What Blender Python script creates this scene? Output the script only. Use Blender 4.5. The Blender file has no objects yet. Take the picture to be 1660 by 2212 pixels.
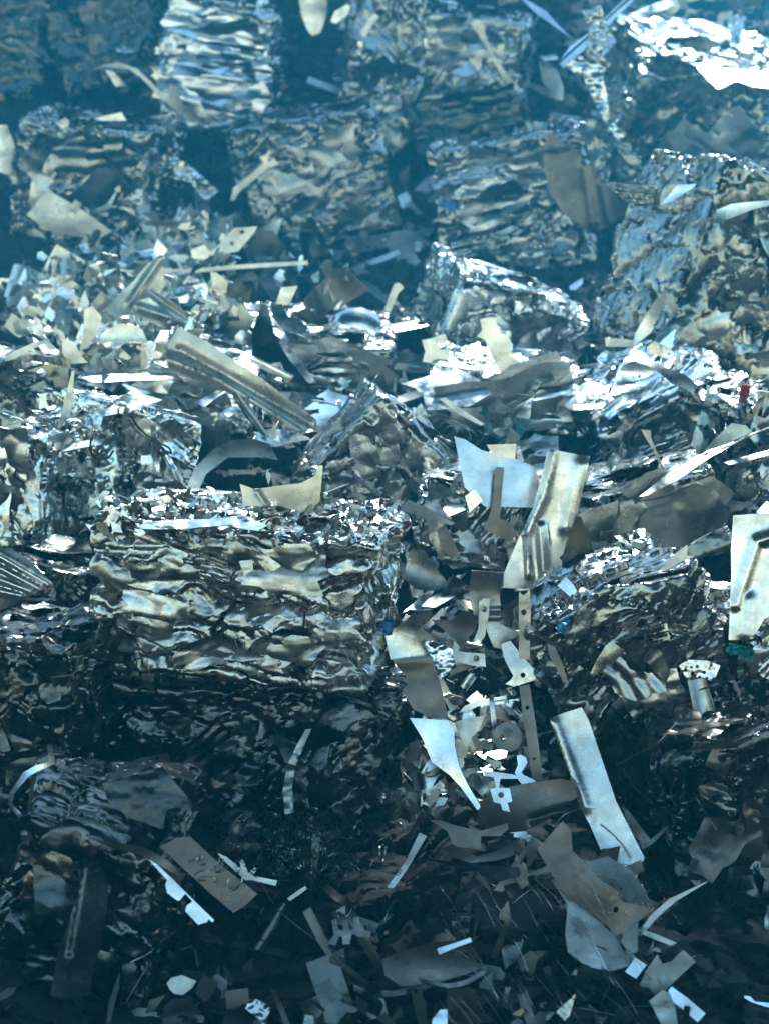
import bpy, math, random
import numpy as np
from mathutils import Vector, Matrix, geometry

random.seed(7)
RNG = np.random.default_rng(11)
R = math.radians
scene = bpy.context.scene
COL = scene.collection

# ------------------------------------------------------------------ camera
CAM_Z = 2.3
PITCH = 10.0
VFOV = 30.0
cam_data = bpy.data.cameras.new("camera")
cam = bpy.data.objects.new("camera", cam_data)
COL.objects.link(cam)
cam.location = (0, 0, CAM_Z)
cam.rotation_euler = (R(90 - PITCH), 0, 0)
cam_data.sensor_fit = 'VERTICAL'
cam_data.sensor_height = 36
cam_data.angle_y = R(VFOV)
cam_data.clip_start = 0.05
cam_data.clip_end = 200
cam_data.dof.use_dof = True
cam_data.dof.focus_distance = 4.65
cam_data.dof.aperture_fstop = 4.0
scene.camera = cam

# ------------------------------------------------------------------ light
SUN_EL, SUN_AZ = 60.0, 14.0          # azimuth measured from straight behind the heap towards the right
world = bpy.data.worlds.new("World")
scene.world = world
world.use_nodes = True
wn = world.node_tree
bg = wn.nodes["Background"]
sky = wn.nodes.new("ShaderNodeTexSky")
sky.sky_type = 'NISHITA'
sky.sun_disc = False
sky.sun_elevation = R(SUN_EL)
sky.sun_rotation = R(SUN_AZ)
sky.air_density = 1.6
sky.dust_density = 0.3
sky.ozone_density = 2.5
tint = wn.nodes.new("ShaderNodeMix"); tint.data_type = 'RGBA'; tint.blend_type = 'MULTIPLY'
tint.inputs[0].default_value = 1.0; tint.inputs[7].default_value = (0.84, 1.0, 0.97, 1)      # the cool cyan cast of the day
wn.links.new(sky.outputs[0], tint.inputs[6]); wn.links.new(tint.outputs[2], bg.inputs[0])
bg.inputs[1].default_value = 0.13
sun_data = bpy.data.lights.new("sun", 'SUN')
sun = bpy.data.objects.new("sun", sun_data)
COL.objects.link(sun)
sun_data.energy = 4.6
sun_data.angle = R(9)
sun_data.color = (0.80, 0.95, 1.0)
sd = Vector((math.sin(R(SUN_AZ)) * math.cos(R(SUN_EL)), math.cos(R(SUN_AZ)) * math.cos(R(SUN_EL)), math.sin(R(SUN_EL))))
sun.rotation_euler = sd.to_track_quat('Z', 'Y').to_euler()
sun.location = sd * 30

scene.view_settings.view_transform = 'Standard'
scene.view_settings.look = 'None'
scene.view_settings.exposure = 1.92
scene.view_settings.gamma = 1.0
scene.render.engine = 'CYCLES'
cy = scene.cycles
cy.max_bounces = 6
cy.glossy_bounces = 4
cy.diffuse_bounces = 2
cy.volume_bounces = 0
cy.transparent_max_bounces = 8
cy.sample_clamp_indirect = 4.0
cy.caustics_reflective = False
cy.caustics_refractive = False
cy.use_denoising = True

# ------------------------------------------------------------------ pixel <-> world (1660 x 2212 reading grid of the photograph)
TV = math.tan(R(VFOV / 2)); TH = TV * 0.75
cp, sp_ = math.cos(R(PITCH)), math.sin(R(PITCH))
C0 = Vector((0, 0, CAM_Z))
FWD = Vector((0, cp, -sp_)); UPV = Vector((0, sp_, cp)); RIGHT = Vector((1, 0, 0))
def ray(px, py):
    return FWD + RIGHT * ((px - 830) / 830 * TH) + UPV * ((1106 - py) / 1106 * TV)
def at(px, py, d):
    return C0 + ray(px, py) * d
ORIG = {1: (0, 0), 2: (830, 0), 3: (0, 518.75), 4: (830, 518.75), 5: (0, 1037.5), 6: (830, 1037.5), 7: (0, 1556.25), 8: (830, 1556.25), 0: None}
def toD(reg, p):
    if reg == 0: return (p[0], p[1])
    o = ORIG[reg]
    return (o[0] + p[0] * 0.5, o[1] + p[1] * 0.5)

# ------------------------------------------------------------------ numpy noise
def _h(ix, iy, iz, s):
    n = (ix.astype(np.int64) * 374761393 + iy.astype(np.int64) * 668265263 + iz.astype(np.int64) * 2147483647 + s * 974634721) & 0xffffffff
    n = ((n ^ (n >> 13)) * 1274126177) & 0xffffffff
    n = ((n ^ (n >> 15)) * 2246822519) & 0xffffffff
    n = n ^ (n >> 14)
    return (n & 0xffffff) / float(0xffffff)
def vnoise(p, seed=0):
    i = np.floor(p).astype(np.int64); f = p - i; u = f * f * (3 - 2 * f)
    out = 0
    for dx in (0, 1):
        wx = u[:, 0] if dx else 1 - u[:, 0]
        for dy in (0, 1):
            wy = u[:, 1] if dy else 1 - u[:, 1]
            for dz in (0, 1):
                wz = u[:, 2] if dz else 1 - u[:, 2]
                out = out + wx * wy * wz * _h(i[:, 0] + dx, i[:, 1] + dy, i[:, 2] + dz, seed)
    return out * 2 - 1
def fbm(p, seed=0, octv=3):
    a, s, o = 1.0, 0, 0
    for k in range(octv):
        s = s + a * vnoise(p * (2.03 ** k) + 17.3 * k, seed + k); a *= 0.5
    return s
def crease(p, seed=0, octv=3):
    """crumpled-sheet relief: sharp ridges and valleys"""
    a, s = 1.0, 0
    for k in range(octv):
        q = p * (1.9 ** k) + 9.1 * k
        s = s + a * (np.abs(vnoise(q, seed + 5 * k)) - 0.35); a *= 0.55
    return s
def facet(p, seed=0, octv=2):
    """piecewise flat folds with sharp creases"""
    a, s = 1.0, 0
    c, q = math.cos(0.7), math.sin(0.7)
    for k in range(octv):
        x = np.column_stack([p[:, 0] * c - p[:, 2] * q, p[:, 1], p[:, 0] * q + p[:, 2] * c]) * 1.9 ** k + 5.7 * k
        i = np.floor(x).astype(np.int64); f1 = np.full(len(x), 9.0)
        for dx in (-1, 0, 1):
            for dy in (-1, 0, 1):
                for dz in (-1, 0, 1):
                    cc = i + np.array((dx, dy, dz))
                    d = np.abs(x - cc - np.stack([_h(cc[:, 0], cc[:, 1], cc[:, 2], seed + 7 * k + j) for j in (1, 2, 3)], 1)).sum(1)
                    f1 = np.minimum(f1, d)
        s = s + a * (0.62 - f1); a *= 0.5
    return s
def voronoi(p, seed=0):
    i = np.floor(p).astype(np.int64); n = len(p)
    f1 = np.full(n, 9.0); f2 = np.full(n, 9.0); vec = np.zeros((n, 3)); ids = np.zeros((n, 3), np.int64)
    for dx in (-1, 0, 1):
        for dy in (-1, 0, 1):
            for dz in (-1, 0, 1):
                c = i + np.array((dx, dy, dz))
                pos = c + np.stack([_h(c[:, 0], c[:, 1], c[:, 2], seed + k) for k in (1, 2, 3)], 1)
                d = p - pos; r = np.sqrt((d * d).sum(1))
                m = r < f1
                f2 = np.where(m, f1, np.minimum(f2, r))
                f1 = np.where(m, r, f1)
                vec[m] = d[m]; ids[m] = c[m]
    rnd = [_h(ids[:, 0], ids[:, 1], ids[:, 2], seed + 10 + k) for k in range(5)]
    return f1, f2, vec, rnd

# ------------------------------------------------------------------ objects
def tag(o, label=None, cat=None, group=None, kind=None):
    if label: o['label'] = label
    if cat: o['category'] = cat
    if group: o['group'] = group
    if kind: o['kind'] = kind
    return o
def link(name, mesh, mat=None, parent=None, mw=None):
    o = bpy.data.objects.new(name, mesh); COL.objects.link(o)
    if mat is not None and len(mesh.materials) == 0: mesh.materials.append(mat)
    if parent: o.parent = parent
    if mw is not None: o.matrix_local = mw
    return o
def empty(name, mw):
    o = bpy.data.objects.new(name, None); COL.objects.link(o)
    o.empty_display_size = 0.05
    o.matrix_world = mw
    return o
def np_mesh(name, verts, faces, sharp=None):
    me = bpy.data.meshes.new(name)
    verts = np.asarray(verts, np.float32)
    if isinstance(faces, np.ndarray):
        k = faces.shape[1]; nf = len(faces)
        me.vertices.add(len(verts)); me.vertices.foreach_set('co', verts.ravel())
        me.loops.add(nf * k); me.loops.foreach_set('vertex_index', faces.astype(np.int32).ravel())
        me.polygons.add(nf)
        me.polygons.foreach_set('loop_start', np.arange(0, nf * k, k, dtype=np.int32))
        me.update(calc_edges=True)
    else:
        me.from_pydata([tuple(v) for v in verts], [], [tuple(f) for f in faces])
    me.polygons.foreach_set('use_smooth', np.ones(len(me.polygons), bool))
    me.update()
    if sharp: me.set_sharp_from_angle(angle=R(sharp))
    return me
def tube_mesh(name, pts, r, sides=6, taper=None):
    pts = [Vector(p) for p in pts]; V = []; F = []
    for i, p in enumerate(pts):
        t = (pts[min(i + 1, len(pts) - 1)] - pts[max(i - 1, 0)]).normalized()
        a = t.cross(Vector((0.3, 0.2, 1))); a = a.normalized() if a.length > 1e-4 else t.orthogonal().normalized()
        b = t.cross(a)
        rr = r * (taper[i] if taper else 1)
        for k in range(sides):
            q = 2 * math.pi * k / sides
            V.append(p + a * (rr * math.cos(q)) + b * (rr * math.sin(q)))
    for i in range(len(pts) - 1):
        for k in range(sides):
            k2 = (k + 1) % sides
            F.append((i * sides + k, i * sides + k2, (i + 1) * sides + k2, (i + 1) * sides + k))
    F.append(tuple(range(sides))[::-1]); n = (len(pts) - 1) * sides
    F.append(tuple(range(n, n + sides)))
    return np_mesh(name, V, F)

# ------------------------------------------------------------------ materials
def steel(name, col, rough=0.35, dirt=0.3, dirt_col=(0.06, 0.05, 0.045), metal=1.0, bump=0.25, scale=1.0, grain=0.5, var=0.25, crumple=0.0):
    m = bpy.data.materials.new(name); m.use_nodes = True
    t = m.node_tree; N = t.nodes; L = t.links
    b = N['Principled BSDF']
    tc = N.new('ShaderNodeTexCoord'); oi = N.new('ShaderNodeObjectInfo')
    off = N.new('ShaderNodeVectorMath'); off.operation = 'MULTIPLY_ADD'
    cmb = N.new('ShaderNodeCombineXYZ')
    for k in range(3): L.new(oi.outputs['Random'], cmb.inputs[k])
    off.inputs[1].default_value = (37, 53, 71)
    L.new(cmb.outputs[0], off.inputs[0]); L.new(tc.outputs['Object'], off.inputs[2])
    def noise(sc, det=6, rou=0.6, dist=0.0, stretch=None):
        n = N.new('ShaderNodeTexNoise'); n.inputs['Scale'].default_value = sc * scale
        n.inputs['Detail'].default_value = det; n.inputs['Roughness'].default_value = rou; n.inputs['Distortion'].default_value = dist
        if stretch:
            mp = N.new('ShaderNodeMapping'); mp.inputs['Scale'].default_value = stretch
            mp.inputs['Rotation'].default_value = (0.2, 0.3, 0.5)
            L.new(off.outputs[0], mp.inputs[0]); L.new(mp.outputs[0], n.inputs['Vector'])
        else: L.new(off.outputs[0], n.inputs['Vector'])
        return n.outputs['Fac']
    def ramp(v, p0, p1, c0=(0, 0, 0, 1), c1=(1, 1, 1, 1)):
        r = N.new('ShaderNodeValToRGB'); e = r.color_ramp.elements
        e[0].position, e[1].position = p0, p1; e[0].color, e[1].color = c0, c1
        L.new(v, r.inputs[0]); return r.outputs[0]
    def mix(f, a, c, mode='MIX'):
        x = N.new('ShaderNodeMix'); x.data_type = 'RGBA'; x.blend_type = mode
        for s, v in ((0, f), (6, a), (7, c)):
            if hasattr(v, 'is_output'): L.new(v, x.inputs[s])
            elif s == 0: x.inputs[0].default_value = v
            else: x.inputs[s].default_value = (*v[:3], 1)
        return x.outputs[2]
    lo = tuple(c * (1 - var) for c in col); hi = tuple(min(1, c * (1 + var)) for c in col)
    big = noise(9, 4, 0.6)
    base = mix(ramp(big, 0.35, 0.68), lo, hi)
    # piece to piece variation
    rv = N.new('ShaderNodeMapRange'); rv.inputs[3].default_value = 0.72; rv.inputs[4].default_value = 1.15
    L.new(oi.outputs['Random'], rv.inputs[0])
    gray = N.new('ShaderNodeCombineColor')
    for k in range(3): L.new(rv.outputs[0], gray.inputs[k])
    base = mix(1.0, base, gray.outputs[0], 'MULTIPLY')
    dm = ramp(noise(22, 8, 0.72, 0.6), 0.5, 0.72)
    sc_ = ramp(noise(60, 5, 0.7, 0, (1, 0.06, 1)), 0.58, 0.75)
    spots = ramp(noise(170, 3, 0.6), 0.66, 0.74)
    dsum = N.new('ShaderNodeMath'); dsum.operation = 'MAXIMUM'; L.new(dm, dsum.inputs[0]); L.new(spots, dsum.inputs[1])
    ds = N.new('ShaderNodeMath'); ds.operation = 'MULTIPLY'; L.new(dsum.outputs[0], ds.inputs[0]); ds.inputs[1].default_value = dirt
    colr = mix(ds.outputs[0], base, dirt_col)
    scr = N.new('ShaderNodeMath'); scr.operation = 'MULTIPLY'; L.new(sc_, scr.inputs[0]); scr.inputs[1].default_value = 0.22
    colr = mix(scr.outputs[0], colr, tuple(min(1, c * 1.35) for c in col))
    L.new(colr, b.inputs['Base Color'])
    mm = N.new('ShaderNodeMath'); mm.operation = 'MULTIPLY_ADD'; L.new(ds.outputs[0], mm.inputs[0]); mm.inputs[1].default_value = -0.5 * metal; mm.inputs[2].default_value = metal
    L.new(mm.outputs[0], b.inputs['Metallic'])
    rg = N.new('ShaderNodeMapRange'); rg.inputs[1].default_value = 0.3; rg.inputs[2].default_value = 0.7
    rg.inputs[3].default_value = max(0.08, rough - 0.1); rg.inputs[4].default_value = rough + 0.14
    L.new(noise(16, 6, 0.65), rg.inputs[0])
    ra = N.new('ShaderNodeMath'); ra.operation = 'MULTIPLY_ADD'; L.new(ds.outputs[0], ra.inputs[0]); ra.inputs[1].default_value = 0.25
    L.new(rg.outputs[0], ra.inputs[2]); L.new(ra.outputs[0], b.inputs['Roughness'])
    bp = N.new('ShaderNodeBump'); bp.inputs['Strength'].default_value = bump; bp.inputs['Distance'].default_value = 0.01
    fine = noise(55, 6, 0.62); g2 = noise(420, 2, 0.5)
    add = N.new('ShaderNodeMath'); add.operation = 'MULTIPLY_ADD'; L.new(g2, add.inputs[0]); add.inputs[1].default_value = 0.06 * grain; L.new(fine, add.inputs[2])
    hgt = add.outputs[0]
    if crumple:
        for sc2, wt in ((26, 1.0), (75, 0.4)):
            dn = N.new('ShaderNodeTexNoise'); dn.inputs['Scale'].default_value = sc2 * 0.5 * scale
            L.new(off.outputs[0], dn.inputs['Vector'])
            dv = N.new('ShaderNodeVectorMath'); dv.operation = 'MULTIPLY_ADD'; dv.inputs[1].default_value = (.05 / scale, .05 / scale, .03 / scale)
            L.new(dn.outputs['Color'], dv.inputs[0]); L.new(off.outputs[0], dv.inputs[2])
            vo = N.new('ShaderNodeTexVoronoi'); vo.distance = 'MANHATTAN'; vo.inputs['Scale'].default_value = sc2 * scale
            L.new(dv.outputs[0], vo.inputs['Vector'])
            ad = N.new('ShaderNodeMath'); ad.operation = 'MULTIPLY_ADD'; ad.inputs[1].default_value = -crumple * wt
            L.new(vo.outputs['Distance'], ad.inputs[0]); L.new(hgt, ad.inputs[2]); hgt = ad.outputs[0]
    L.new(hgt, bp.inputs['Height']); L.new(bp.outputs[0], b.inputs['Normal'])
    return m

SPEC = {}
def steel_(name, *args, **kw):
    SPEC[name] = (args, kw); return steel(name, *args, **kw)
M = {
    'bright': steel_('bright_steel', (0.66, 0.66, 0.65), 0.18, 0.15, bump=0.05),
    'galv':   steel_('galvanised_steel', (0.68, 0.66, 0.61), 0.24, 0.2, bump=0.05),
    'tan':    steel_('primed_steel', (0.78, 0.72, 0.60), 0.30, 0.22, (0.10, 0.07, 0.05), metal=0.8, bump=0.05),
    'dull':   steel_('dull_steel', (0.45, 0.435, 0.40), 0.28, 0.3, bump=0.07),
    'dark':   steel_('oiled_shaded_steel', (0.09, 0.088, 0.083), 0.22, 0.35, bump=0.08),  # oily steel, made darker to stand in for shade low in the heap
    'brown':  steel_('brown_steel', (0.17, 0.145, 0.12), 0.30, 0.4, (0.10, 0.05, 0.03), metal=0.85, bump=0.07),
    'bale':   steel_('pressed_steel', (0.54, 0.53, 0.50), 0.25, 0.5, bump=0.14, crumple=0.2),
    'baleblue': steel_('pressed_bright_steel', (0.60, 0.61, 0.61), 0.20, 0.25, bump=0.14, crumple=0.25),
    'baledark': steel_('pressed_oily_shaded_steel', (0.115, 0.113, 0.108), 0.21, 0.4, (0.02, 0.018, 0.016), bump=0.16, crumple=0.3),  # oily steel, darkened further in place of shade at bottom and back
    'balemid': steel_('pressed_grimy_shaded_steel', (0.36, 0.35, 0.325), 0.23, 0.4, (0.04, 0.035, 0.03), bump=0.14, crumple=0.25),  # grimy steel; its darker tone stands in for shade on the back tier
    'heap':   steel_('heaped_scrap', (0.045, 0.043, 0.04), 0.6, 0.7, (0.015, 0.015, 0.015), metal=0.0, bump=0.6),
    'wire':   steel_('wire_steel', (0.45, 0.44, 0.42), 0.3, 0.1, bump=0.0),
    'red':    steel_('red_plastic', (0.30, 0.02, 0.02), 0.4, 0.2, metal=0.0, bump=0.1),
    'teal':   steel_('teal_foil', (0.01, 0.20, 0.20), 0.3, 0.2, metal=0.3, bump=0.2),
    'bluefilm': steel_('blue_film', (0.03, 0.13, 0.32), 0.35, 0.3, metal=0.4, bump=0.2),
    'rust':   steel_('rusty_steel', (0.22, 0.11, 0.06), 0.55, 0.5, (0.08, 0.035, 0.02), metal=0.5, bump=0.3),
}

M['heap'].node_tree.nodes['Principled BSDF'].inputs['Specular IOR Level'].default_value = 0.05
# the same steels with the grain sized for parts that are modelled at unit size
M_UNIT = {}
def unit_mat(key):
    if key not in M_UNIT:
        args, kw = SPEC[M[key].name]; kw = dict(kw); kw['scale'] = 0.16; kw['bump'] = kw.get('bump', .25) * 0.5
        M_UNIT[key] = steel(M[key].name + '_fine', *args, **kw)
    return M_UNIT[key]

HAZE_DENSITY = 0.022

SHADE_EDGE, BOUNCE_H = 6.6, 4.4
# ------------------------------------------------------------------ ground, added light blockers and bouncers, heap body
def plane_obj(name, x0, x1, y0, y1, z, mat):
    me = np_mesh(name, [(x0, y0, z), (x1, y0, z), (x1, y1, z), (x0, y1, z)], [(0, 1, 2, 3)])
    return tag(link(name, me, mat), kind='structure')
def concrete(name, col, rough=0.85):
    m = bpy.data.materials.new(name); m.use_nodes = True
    N = m.node_tree.nodes; L = m.node_tree.links; b = N['Principled BSDF']
    n = N.new('ShaderNodeTexNoise'); n.inputs['Scale'].default_value = 2.2; n.inputs['Detail'].default_value = 9
    r = N.new('ShaderNodeValToRGB'); e = r.color_ramp.elements
    e[0].position, e[1].position = 0.3, 0.7
    e[0].color = (*[c * 0.7 for c in col], 1); e[1].color = (*[c * 1.2 for c in col], 1)
    L.new(n.outputs['Fac'], r.inputs[0]); L.new(r.outputs[0], b.inputs['Base Color']); b.inputs['Roughness'].default_value = rough
    return m
plane_obj('ground', -9.8, 9.8, -14.6, 13.8, 0.0, concrete('stained_ground', (0.03, 0.03, 0.03)))
plane_obj('bounce_yard', -9.7, 9.7, -10.98, 1.2, 0.006, concrete('bounce_concrete', (0.62, 0.53, 0.40)))  # pale sheet added out of view to bounce warm light onto the heap
def slab(name, x0, x1, y0, y1, z0, z1, mat):
    v = [(x, y, z) for z in (z0, z1) for y in (y0, y1) for x in (x0, x1)]
    f = [(0, 2, 3, 1), (4, 5, 7, 6), (0, 1, 5, 4), (2, 6, 7, 3), (0, 4, 6, 2), (1, 3, 7, 5)]
    me = np_mesh(name, v, f); me.polygons.foreach_set('use_smooth', np.zeros(6, bool))
    return tag(link(name, me, mat), kind='structure')
# unseen slabs added to shape the light: three block it, one bounces it warm
slab('light_blocker', -9.6, 9.6, 1.4, 1.7, 0.012, 1.15, concrete('blocker_concrete', (0.05, 0.05, 0.05)))  # added below the view to keep light off the low scrap
slab('shade_roof', -9.8, 9.8, -2.4, SHADE_EDGE, 5.0, 5.15, concrete('shade_sheeting', (0.07, 0.07, 0.07)))  # unseen, added to shade the near air and the foot of the heap
slab('shade_roof', -9.8, 1.4, 9.3, 13.7, 5.0, 5.15, concrete('rear_shade_sheeting', (0.07, 0.07, 0.07)))  # unseen, added to shade the back tier
slab('bounce_wall', -9.8, 9.8, -11.4, -11.0, 0.012, BOUNCE_H, concrete('bounce_cream', (0.90, 0.77, 0.55)))  # unseen, added to reflect warm light onto the bale fronts


ROWS = [-500, 0, 250, 480, 570, 700, 900, 1080, 1220, 1450, 1700, 1900, 2212, 2760, 3600]
COLS = [-1250, 0, 200, 450, 830, 1010, 1250, 1450, 1660, 2910]
DEP = np.array([
    [12.6] * 10,
    [11.2] * 10,
    [10.2, 10.2, 10.3, 10.5, 10.2, 10.0, 9.8, 9.9, 9.8, 9.6],
    [9.0, 9.0, 9.2, 9.3, 9.2, 9.2, 9.3, 9.2, 8.6, 8.4],
    [7.9, 7.9, 7.9, 8.2, 8.5, 8.6, 8.8, 8.7, 8.2, 8.0],
    [7.1, 7.1, 7.1, 7.2, 7.3, 7.4, 7.6, 8.3, 8.6, 8.4],
    [6.4, 6.4, 6.3, 6.2, 6.2, 6.3, 6.4, 6.9, 7.3, 7.2],
    [5.9, 5.9, 5.7, 5.6, 5.6, 5.6, 5.7, 5.8, 5.9, 5.9],
    [5.4, 5.4, 5.3, 5.3, 5.3, 5.20, 5.35, 5.5, 5.4, 5.4],
    [5.05, 5.05, 5.1, 5.15, 5.05, 4.80, 4.95, 5.1, 4.95, 4.95],
    [4.65, 4.65, 4.85, 4.95, 4.75, 4.40, 4.45, 4.75, 4.7, 4.7],
    [4.2, 4.2, 4.35, 4.4, 4.2, 4.02, 4.05, 4.25, 4.3, 4.3],
    [3.6, 3.6, 3.65, 3.65, 3.58, 3.52, 3.55, 3.6, 3.65, 3.65],
    [3.1] * 10,
    [3.2] * 10])
def heap_depth(px, py):
    px = np.clip(px, COLS[0], COLS[-1]); py = np.clip(py, ROWS[0], ROWS[-1])
    i = np.clip(np.searchsorted(ROWS, py) - 1, 0, len(ROWS) - 2); j = np.clip(np.searchsorted(COLS, px) - 1, 0, len(COLS) - 2)
    R_, C_ = np.array(ROWS, float), np.array(COLS, float)
    a = (py - R_[i]) / (R_[i + 1] - R_[i]); b = (px - C_[j]) / (C_[j + 1] - C_[j]); b = b * b * (3 - 2 * b)
    return (DEP[i, j] * (1 - a) * (1 - b) + DEP[i + 1, j] * a * (1 - b) + DEP[i, j + 1] * (1 - a) * b + DEP[i + 1, j + 1] * a * b)
def rays_np(px, py):
    f, u, r = np.array(FWD), np.array(UPV), np.array(RIGHT)
    return f + np.outer((px - 830) / 830 * TH, r) + np.outer((1106 - py) / 1106 * TV, u)
def build_heap():
    nx, ny = 600, 1000
    gx, gy = np.meshgrid(np.linspace(-1250, 2910, nx), np.linspace(-500, 3600, ny))
    px, py = gx.ravel(), gy.ravel()
    d = heap_depth(px, py); rr = rays_np(px, py)
    p = np.array(C0) + rr * d[:, None]
    q = p + 0.10 * np.stack([vnoise(p * 5 + 3, k) for k in (1, 2, 3)], 1)
    f1, f2, vec, rn = voronoi(q / np.array((0.20, 0.20, 0.12)), 3)
    off = (rn[0] - 0.5) * 0.09 + (vec[:, 0] * (rn[1] - 0.5) + vec[:, 2] * (rn[2] - 0.5)) * 0.11
    g1, g2, v2, r2 = voronoi(q / np.array((0.07, 0.07, 0.045)), 9)
    off += (r2[0] - 0.5) * 0.05 + (v2[:, 0] * (r2[1] - 0.5) + v2[:, 2] * (r2[2] - 0.5)) * 0.05
    off += 0.04 * crease(p * 9, 4)
    p = p + rr * 0.14 - np.array((0, -0.78, 0.62)) * off[:, None]
    idx = np.arange(nx * ny).reshape(ny, nx)
    f = np.stack([idx[:-1, :-1], idx[1:, :-1], idx[1:, 1:], idx[:-1, 1:]], -1).reshape(-1, 4)
    me = np_mesh('scrap_heap', p, f, 40)
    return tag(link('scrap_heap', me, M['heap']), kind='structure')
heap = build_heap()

# ------------------------------------------------------------------ crumpled flap library (folded sheets pressed into the bales)
def point_in(poly, pts):
    x, y = pts[:, 0], pts[:, 1]; inside = np.zeros(len(pts), bool); n = len(poly)
    for i in range(n):
        x0, y0 = poly[i]; x1, y1 = poly[(i + 1) % n]
        c = ((y0 > y) != (y1 > y))
        with np.errstate(divide='ignore', invalid='ignore'):
            c &= x < (x1 - x0) * (y - y0) / ((y1 - y0) if y1 != y0 else 1e-12) + x0
        inside ^= c
    return inside
def dens(poly, res):
    out = []
    for i in range(len(poly)):
        a, b = np.array(poly[i], float), np.array(poly[(i + 1) % len(poly)], float)
        n = max(1, int(np.hypot(*(b - a)) / res))
        for k in range(n): out.append(tuple(a + (b - a) * k / n))
    return out
def sheet_mesh(name, poly, holes=(), prof=None, thick=0.0015, res=None, maxn=2600, warp=None):
    P = np.array(poly, float); lo, hi = P.min(0), P.max(0); ext = hi - lo
    if res is None: res = max(0.004, math.sqrt(max(ext[0] * ext[1], 1e-6) / maxn))
    loops = [dens(poly, res)] + [dens(h, res) for h in holes]
    V = []; E = []
    for lp in loops:
        s = len(V); V += lp; n = len(lp)
        E += [(s + i, s + (i + 1) % n) for i in range(n)]
    gx, gy = np.meshgrid(np.arange(lo[0] + res / 2, hi[0], res), np.arange(lo[1] + res / 2, hi[1], res))
    g = np.stack([gx.ravel(), gy.ravel()], 1)
    if len(g):
        g = g + RNG.uniform(-.2, .2, g.shape) * res
        k = point_in(poly, g)
        for h in holes: k &= ~point_in(h, g)
        g = g[k]
        bl = np.array(sum(loops, []))
        if len(g):
            keep = np.ones(len(g), bool)
            for s in range(0, len(g), 2000):
                d = np.abs(g[s:s + 2000, None, :] - bl[None]).max(2).min(1); keep[s:s + 2000] = d > res * 0.45
            V = V + [tuple(x) for x in g[keep]]
    v2, e2, f2, *_ = geometry.delaunay_2d_cdt([Vector(v) for v in V], E, [], 0, 1e-7)
    v2 = np.array([(v[0], v[1]) for v in v2])
    tri = np.array([f for f in f2 if len(f) == 3], int)
    cen = v2[tri].mean(1)
    k = point_in(poly, cen)
    for h in holes: k &= ~point_in(h, cen)
    tri = tri[k]
    z = prof(v2[:, 0], v2[:, 1]) if prof else np.zeros(len(v2))
    top = np.column_stack([v2, z])
    if warp: top = warp(top)
    # vertex normals
    a, b, c = top[tri[:, 0]], top[tri[:, 1]], top[tri[:, 2]]
    fn = np.cross(b - a, c - a); vn = np.zeros_like(top)
    for j in range(3): np.add.at(vn, tri[:, j], fn)
    vn /= np.maximum(np.linalg.norm(vn, axis=1, keepdims=True), 1e-12)
    bot = top - vn * thick
    n = len(top)
    ed = np.concatenate([tri[:, [0, 1]], tri[:, [1, 2]], tri[:, [2, 0]]])
    key = {}
    for e in map(tuple, ed): key[e] = 1
    be = [e for e in key if (e[1], e[0]) not in key]
    walls = np.array([(x[1], x[0], x[0] + n) for x in be] + [(x[1], x[0] + n, x[1] + n) for x in be], int).reshape(-1, 3)
    F = np.concatenate([tri, tri[:, ::-1] + n, walls])
    return np_mesh(name, np.concatenate([top, bot]), F, 38)

def jag(w, h, n=14, amp=0.18, rng=random):
    pts = []
    for i in range(n):
        a = 2 * math.pi * i / n + rng.uniform(-.15, .15)
        c, s = math.cos(a), math.sin(a)
        r = 1 / max(abs(c), abs(s)) ** 0.75 * (1 + rng.uniform(-amp, amp))
        pts.append((c * r * w / 2, s * r * h / 2))
    return pts
FLAPS = []
rf = random.Random(33)
for i in range(26):
    w, h = [(1, .6), (1, .42), (1, .8), (1, .28), (1, .5), (1, .2)][i % 6]
    sd_ = 40 + i
    lines = [(rf.uniform(0, 3.14), rf.uniform(-.25, .25), rf.choice((-1, 1)) * rf.uniform(.12, .5)) for _ in range(rf.choice((1, 2, 2, 3)))]
    def prof(u, v, s=sd_, k=i, lines=lines, h=h):
        p = np.column_stack([u * 2.0 + s, v * 2.6, np.zeros_like(u) + s])
        z = 0.12 * facet(p * 0.55, s, 2) + 0.05 * crease(p * 0.7, s, 2) + 0.14 * vnoise(p * 0.5, s + 3)
        for a, o, sl in lines:
            t = u * math.cos(a) + v * math.sin(a) - o
            z += sl * (np.abs(t) if k % 2 else np.maximum(t, 0)) * (0.5 if h > .4 else .35)
        if k % 4 == 0: z += 0.7 * v * v
        if k % 5 == 0: z += 0.02 * np.sin(v * 40 + 3 * vnoise(p, s))
        return z - z.mean()
    FLAPS.append(sheet_mesh('flap_%d' % i, jag(w, h, 15, .22, rf), (), prof, 0.007, 0.028))
FLAP_M = {}
def flap_mesh(i, mat):
    k = (i, mat)
    if k not in FLAP_M:
        me = FLAPS[i].copy(); me.materials.clear(); me.materials.append(unit_mat(mat)); FLAP_M[k] = me
    return FLAP_M[k]

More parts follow.
